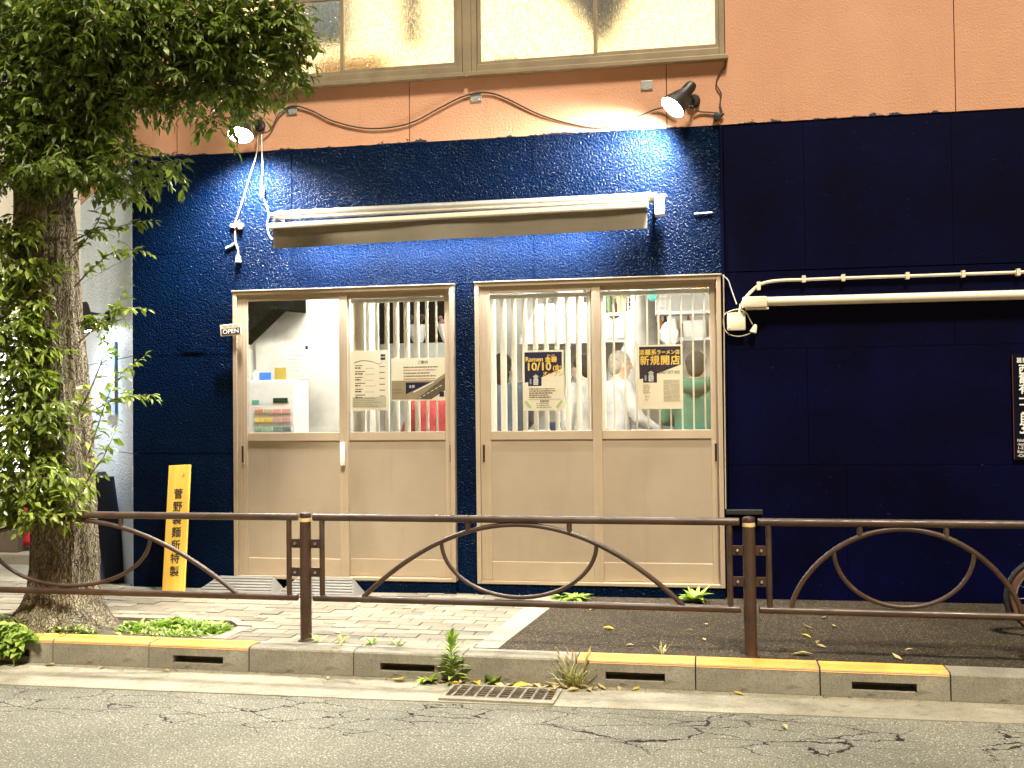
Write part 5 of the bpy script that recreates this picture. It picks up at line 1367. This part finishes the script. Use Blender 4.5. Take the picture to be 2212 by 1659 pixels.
# litter of grit, husks and crumbled leaf in the gutter and the pit
random.seed(33); mb = MB()
for k in range(1500):
    if k < 900:
        x = random.uniform(-4.2, 1.8) if k < 500 else random.gauss(-.85, .35); d = -abs(random.gauss(0, .035)) - .004; z = .006
    else: x = random.uniform(-4.3, -2.72); d = random.uniform(.17, .57); z = PV - .022
    X, Y = Xs(x, d); L = random.uniform(.004, .016) if k < 900 else random.uniform(.008, .03)
    leaf_geom(mb, Vector((X, Y, z + random.uniform(0, .006))), rv(1) * Vector((1, 1, .25)), Vector((0, 0, 1)), L, L * random.uniform(.3, .7), .2, .2)
tag(mb.build('gutter_debris', foliage('litter', (.05, .035, .02), (.34, .25, .13), .1, .8)), 'crumbs of dead leaf and grit along the kerb and in the tree pit', 'debris', kind='stuff')
# ------------------------------------------------------------------ fallen leaves
random.seed(21)
ROADL=[(-1.521,5.176),(-1.413,5.080),(-1.188,5.184),(-1.040,5.181),(-0.982,5.154),(-0.875,5.168),(-0.797,5.161),(-0.760,5.132),(-0.709,5.187),(-0.706,5.080),(-0.66,5.18),(-0.624,5.167),(-0.501,5.150),(-0.461,5.172),(-0.375,5.180),(-0.288,5.182),(-1.127,5.194),(-1.364,5.189),(-1.911,5.174),(-3.582,5.239),(-3.247,5.220),(-2.852,5.197),(0.214,5.164),(0.389,4.666),(-1.10,5.17),(-.93,5.17),(-.83,5.15),(-.74,5.16),(-.69,5.14),(-.56,5.17),(-.52,5.13),(-.60,5.11),(-1.29,5.18),(-1.22,5.14),(-.65,5.16),(-.58,5.19)]
PAVL=[(-2.170,6.451),(-1.761,6.347),(-1.732,6.094),(-2.024,5.635),(-2.196,6.607),(-0.337,5.529),(-0.485,5.909),(-0.628,6.466),(-0.024,5.930),(0.072,6.082),(0.057,5.699),(0.771,6.363),(0.643,6.080),(0.615,5.862),(0.658,5.712),(0.665,5.624),(0.542,5.432),(0.795,6.122),(1.105,5.609),(1.007,5.411),(-0.153,5.400),(-3.061,6.045),(-3.026,6.120),(-2.650,5.97),(-4.1,6.85),(-3.095,5.488),(-2.745,5.493),(-3.297,5.464)]
LM = []
for k in range(6):
    mb = MB(); leaf_geom(mb, Vector((-.5, 0, .05)), Vector((1, 0, .02)), Vector((0, 0, 1)), 1.0, random.uniform(.38, .55), random.uniform(.1, .45), random.uniform(-.25, .25))
    LM.append((mb.mesh('fallen_leaf', DRYLEAF), mb.mesh('fallen_leaf', YELLEAF)))
for i, (x, y) in enumerate(ROADL + PAVL):
    road = i < len(ROADL); pitl = (not road) and y < 5.5 and x < -2.7
    yel = i in (0, 5, 15, 22) or random.random() < .08
    o = link('fallen_leaf', random.choice(LM)[1 if yel else 0])
    s = random.uniform(.045, .085) * (1.2 if yel else 1)
    if not road: s *= .85
    if i == len(ROADL) + 16: s = .12
    o.scale = (s, s, s); o.rotation_euler = (random.uniform(-.25, .25), random.uniform(-.2, .2), random.uniform(0, 6.28)); o.location = (x, y, .010 if road else PV + (.008 if not pitl else -.005))
    tag(o, ('yellow' if yel else 'pale dry') + ' fallen leaf lying ' + ('in the gutter along the kerb' if road else 'on the pavement behind the fence'), 'leaf', ('yellow' if yel else 'dry') + ' leaves ' + ('in the gutter' if road else 'on the pavement'))

# ------------------------------------------------------------------ small bicycle at the right edge
bk = empty('bicycle', (2.28, 6.02, PV)); tag(bk, 'small wheeled bicycle parked by the dark wall, mostly out of view', 'bicycle')
def wheel(x):
    w = MB(); w.lathe([(.178, -.016), (.196, -.018), (.206, -.010), (.209, 0), (.206, .010), (.196, .018), (.178, .016)], 40, Matrix.Translation((x, 0, .209)) @ Matrix.Rotation(R(90), 4, 'X'))
    ty = w.build('tyre', mat('tyre_brown', (.10, .045, .025), .7), bk, True)
    MB().lathe([(.178, -.012), (.168, -.010), (.165, 0), (.168, .010), (.178, .012)], 40, Matrix.Translation((x, 0, .209)) @ Matrix.Rotation(R(90), 4, 'X')).build('rim', STEEL, bk, True)
    for k in range(14):
        a = 2 * math.pi * k / 14; MB().tube([(x, (.015 if k % 2 else -.015), .209), (x + .167 * math.cos(a), 0, .209 + .167 * math.sin(a))], .0012, 4).build('spoke', STEEL, bk)
    MB().tube([(x, -.045, .209), (x, .045, .209)], .012, 10).build('hub', STEEL, bk, True)
    MB().tube([(x + .222 * math.cos(R(t)), 0, .209 + .222 * math.sin(R(t))) for t in range(40, 215, 8)], .014, 8).build('mudguard', BLACKM, bk, True)
wheel(-.36); wheel(.40)
FRM = mat('bike_frame', (.02, .02, .025), .3, .2)
for a, b, r, n_ in (((-.36, 0, .209), (-.26, 0, .62), .015, 'fork'), ((-.27, 0, .56), (.10, 0, .24), .018, 'down_tube'), ((.10, 0, .24), (.16, 0, .66), .016, 'seat_tube'), ((.10, 0, .24), (.40, 0, .209), .012, 'chain_stay'), ((.15, 0, .52), (.40, 0, .209), .010, 'seat_stay'), ((-.26, 0, .62), (-.23, 0, .84), .014, 'stem'), ((-.20, -.26, .85), (-.20, .26, .85), .012, 'handlebar')):
    MB().tube([a, b], r, 10).build(n_, FRM, bk, True)
MB().bbox(.04, .28, -.07, .07, .66, .72, .025).build('saddle', BLACKM, bk, True)
MB().tube([(.10, -.06, .24), (.10, .06, .24)], .05, 16).build('chainring', STEEL, bk, True)

# ------------------------------------------------------------------ beyond the corner, left of the tree
spot('black spotlight lighting the pale corner wall behind the tree', (-4.60, F + .58, 2.20), (-4.68, F + .40, 2.12), (.15, .15, -.9), 55, (.82, .91, 1.0))
cb = empty('corner_board', (0, 0, 0)); tag(cb, 'blue and yellow board on the pale corner wall behind the trunk', 'sign board')
def onch(x, off, z): return Vector((-4.07, F, 0)) + ch @ Vector((x, -off, z))
def chbox(x0, x1, z0, z1, o0, o1, name, m, parent):
    v = [onch(a, o, z) for z in (z0, z1) for a, o in ((x0, o1), (x1, o1), (x1, o0), (x0, o0))]
    return MB().add(v, [(3, 2, 1, 0), (4, 5, 6, 7), (0, 1, 5, 4), (1, 2, 6, 5), (2, 3, 7, 6), (3, 0, 4, 7)]).build(name, m, parent)
chbox(-.85, -.50, 1.40, 1.98, .004, .02, 'panel', mat('board_blue', (.06, .17, .42), .4), cb)
chbox(-.62, -.505, 1.50, 1.78, .0205, .023, 'yellow_field', mat('board_yellow', (.75, .60, .28), .5), cb)
chbox(-.80, -.60, 1.84, 1.95, .0205, .023, 'light_blue_field', mat('board_sky', (.25, .60, .85), .5), cb)
nb = empty('neighbour_shop', (-7.2, 9.8, 0)); tag(nb, 'neighbouring shop front with bright window beyond the tree', 'building')
MB().box(-2.6, 2.0, 0, .2, .0, 5).build('wall', mat('neighbour_wall', (.55, .52, .46), .8), nb)
frame_rect(MB(), -1.9, 1.5, .75, 2.5, .05, -.06, .0, .004).build('window_frame', ALU_DARK, nb)
MB().box(-1.85, 1.45, -.03, -.02, .8, 2.45).build('window_pane', emat('lit_shop_window', (.95, .97, 1.0), 1.6), nb)
tag(MB().bbox(-7.4, -5.0, 7.9, 9.7, .12, .215, .01).build('concrete_step', EDGING), 'pale concrete step of the neighbouring shop', 'step')
pl = empty('planter_box', (-6.15, 8.15, .216)); tag(pl, 'brown wooden planter box on the step beyond the tree', 'planter')
MB().bbox(-.42, .38, -.16, .16, 0, .20, .006).build('box', mat('planter_brown', (.10, .07, .05), .7), pl)
MB().bbox(-.40, .36, -.14, .14, .20, .27, .03).build('white_cover', WHITEP, pl)
random.seed(9); mb = MB()
for k in range(160): leaf_geom(mb, Vector((random.uniform(-.4, .36), random.uniform(-.12, .12), .27 + random.uniform(0, .2))), rv(1) + Vector((0, 0, .8)), Vector((0, 0, 1)), .10, .045)
mb.build('leaves', WEED, pl)
mb = MB()
for k in range(50): leaf_geom(mb, Vector((random.uniform(-.4, .36), random.uniform(-.14, .12), .32 + random.uniform(0, .22))), rv(1) + Vector((0, 0, .5)), Vector((0, 0, 1)), .05, .04)
mb.build('flowers', PINKPETAL, pl)
bn = empty('red_banner', (-5.70, 8.05, .216)); tag(bn, 'narrow red banner cloth beside the planter box', 'banner')
mb = MB(); vs = []; fs = []
for j in range(9):
    for i in range(5): vs.append((-.06 + .03 * i, .012 * math.sin(i * 1.7 + j * .5), .05 + j * .045))
for j in range(8):
    for i in range(4): a = j * 5 + i; fs.append((a, a + 1, a + 6, a + 5))
c_ = mb.add(vs, fs).build('cloth', mat('banner_red', (.52, .02, .03), .7), bn, True); c_.modifiers.new('solid', 'SOLIDIFY').thickness = .003
MB().tube([(.065, 0, 0), (.065, 0, .48)], .006, 6).build('pole', DARK, bn, True)
pt = empty('flower_pot', (-4.62, 7.22, PV - .012)); tag(pt, 'dark pot with pink flowers at the foot of the corner wall', 'flower pot')
MB().lathe([(0, 0), (.13, 0), (.17, .26), (.18, .28), (.16, .28), (.15, .24), (0, .24)], 20).build('pot', mat('dark_pot', (.02, .022, .03), .5), pt, True)
mb = MB(); mb2 = MB()
for k in range(110):
    a = random.uniform(0, 6.28); r_ = random.uniform(0, .15); leaf_geom(mb, Vector((r_ * math.cos(a), r_ * math.sin(a), .25 + random.uniform(0, .22))), Vector((math.cos(a), math.sin(a), random.uniform(.3, 1.5))), Vector((0, 0, 1)), .10, .04)
for k in range(30):
    a = random.uniform(0, 6.28); r_ = random.uniform(.05, .2); leaf_geom(mb2, Vector((r_ * math.cos(a), r_ * math.sin(a), .42 + random.uniform(0, .2))), rv(1), Vector((0, 0, 1)), .045, .035)
mb.build('leaves', LEAF, pt); mb2.build('flowers', PINKPETAL, pt)
cs = empty('covered_stand', (-4.50, 7.20, PV - .012)); tag(cs, 'dark blue cloth covered stand against the pale corner wall', 'stand')
mb = MB(); vs = []; fs = []
for j in range(12):
    t = j / 11
    for k in range(30):
        a = 2 * math.pi * k / 30; r_ = (.235 - .125 * t ** .8) * (1 + .05 * (1 - t) * math.sin(a * 6 + 1))
        vs.append((r_ * math.cos(a), r_ * math.sin(a), .80 * t))
for j in range(11):
    for k in range(30): fs.append((j * 30 + k, j * 30 + (k + 1) % 30, (j + 1) * 30 + (k + 1) % 30, (j + 1) * 30 + k))
fs.append(tuple(330 + k for k in range(30)))
mb.add(vs, fs).build('cloth', mat('stand_blue', (.008, .012, .03), .7), cs, True)
MB().lathe([(0, .84), (.05, .84), (.07, .80), (0, .80)], 16).build('knob', mat('stand_top', (.02, .025, .04), .6), cs, True)
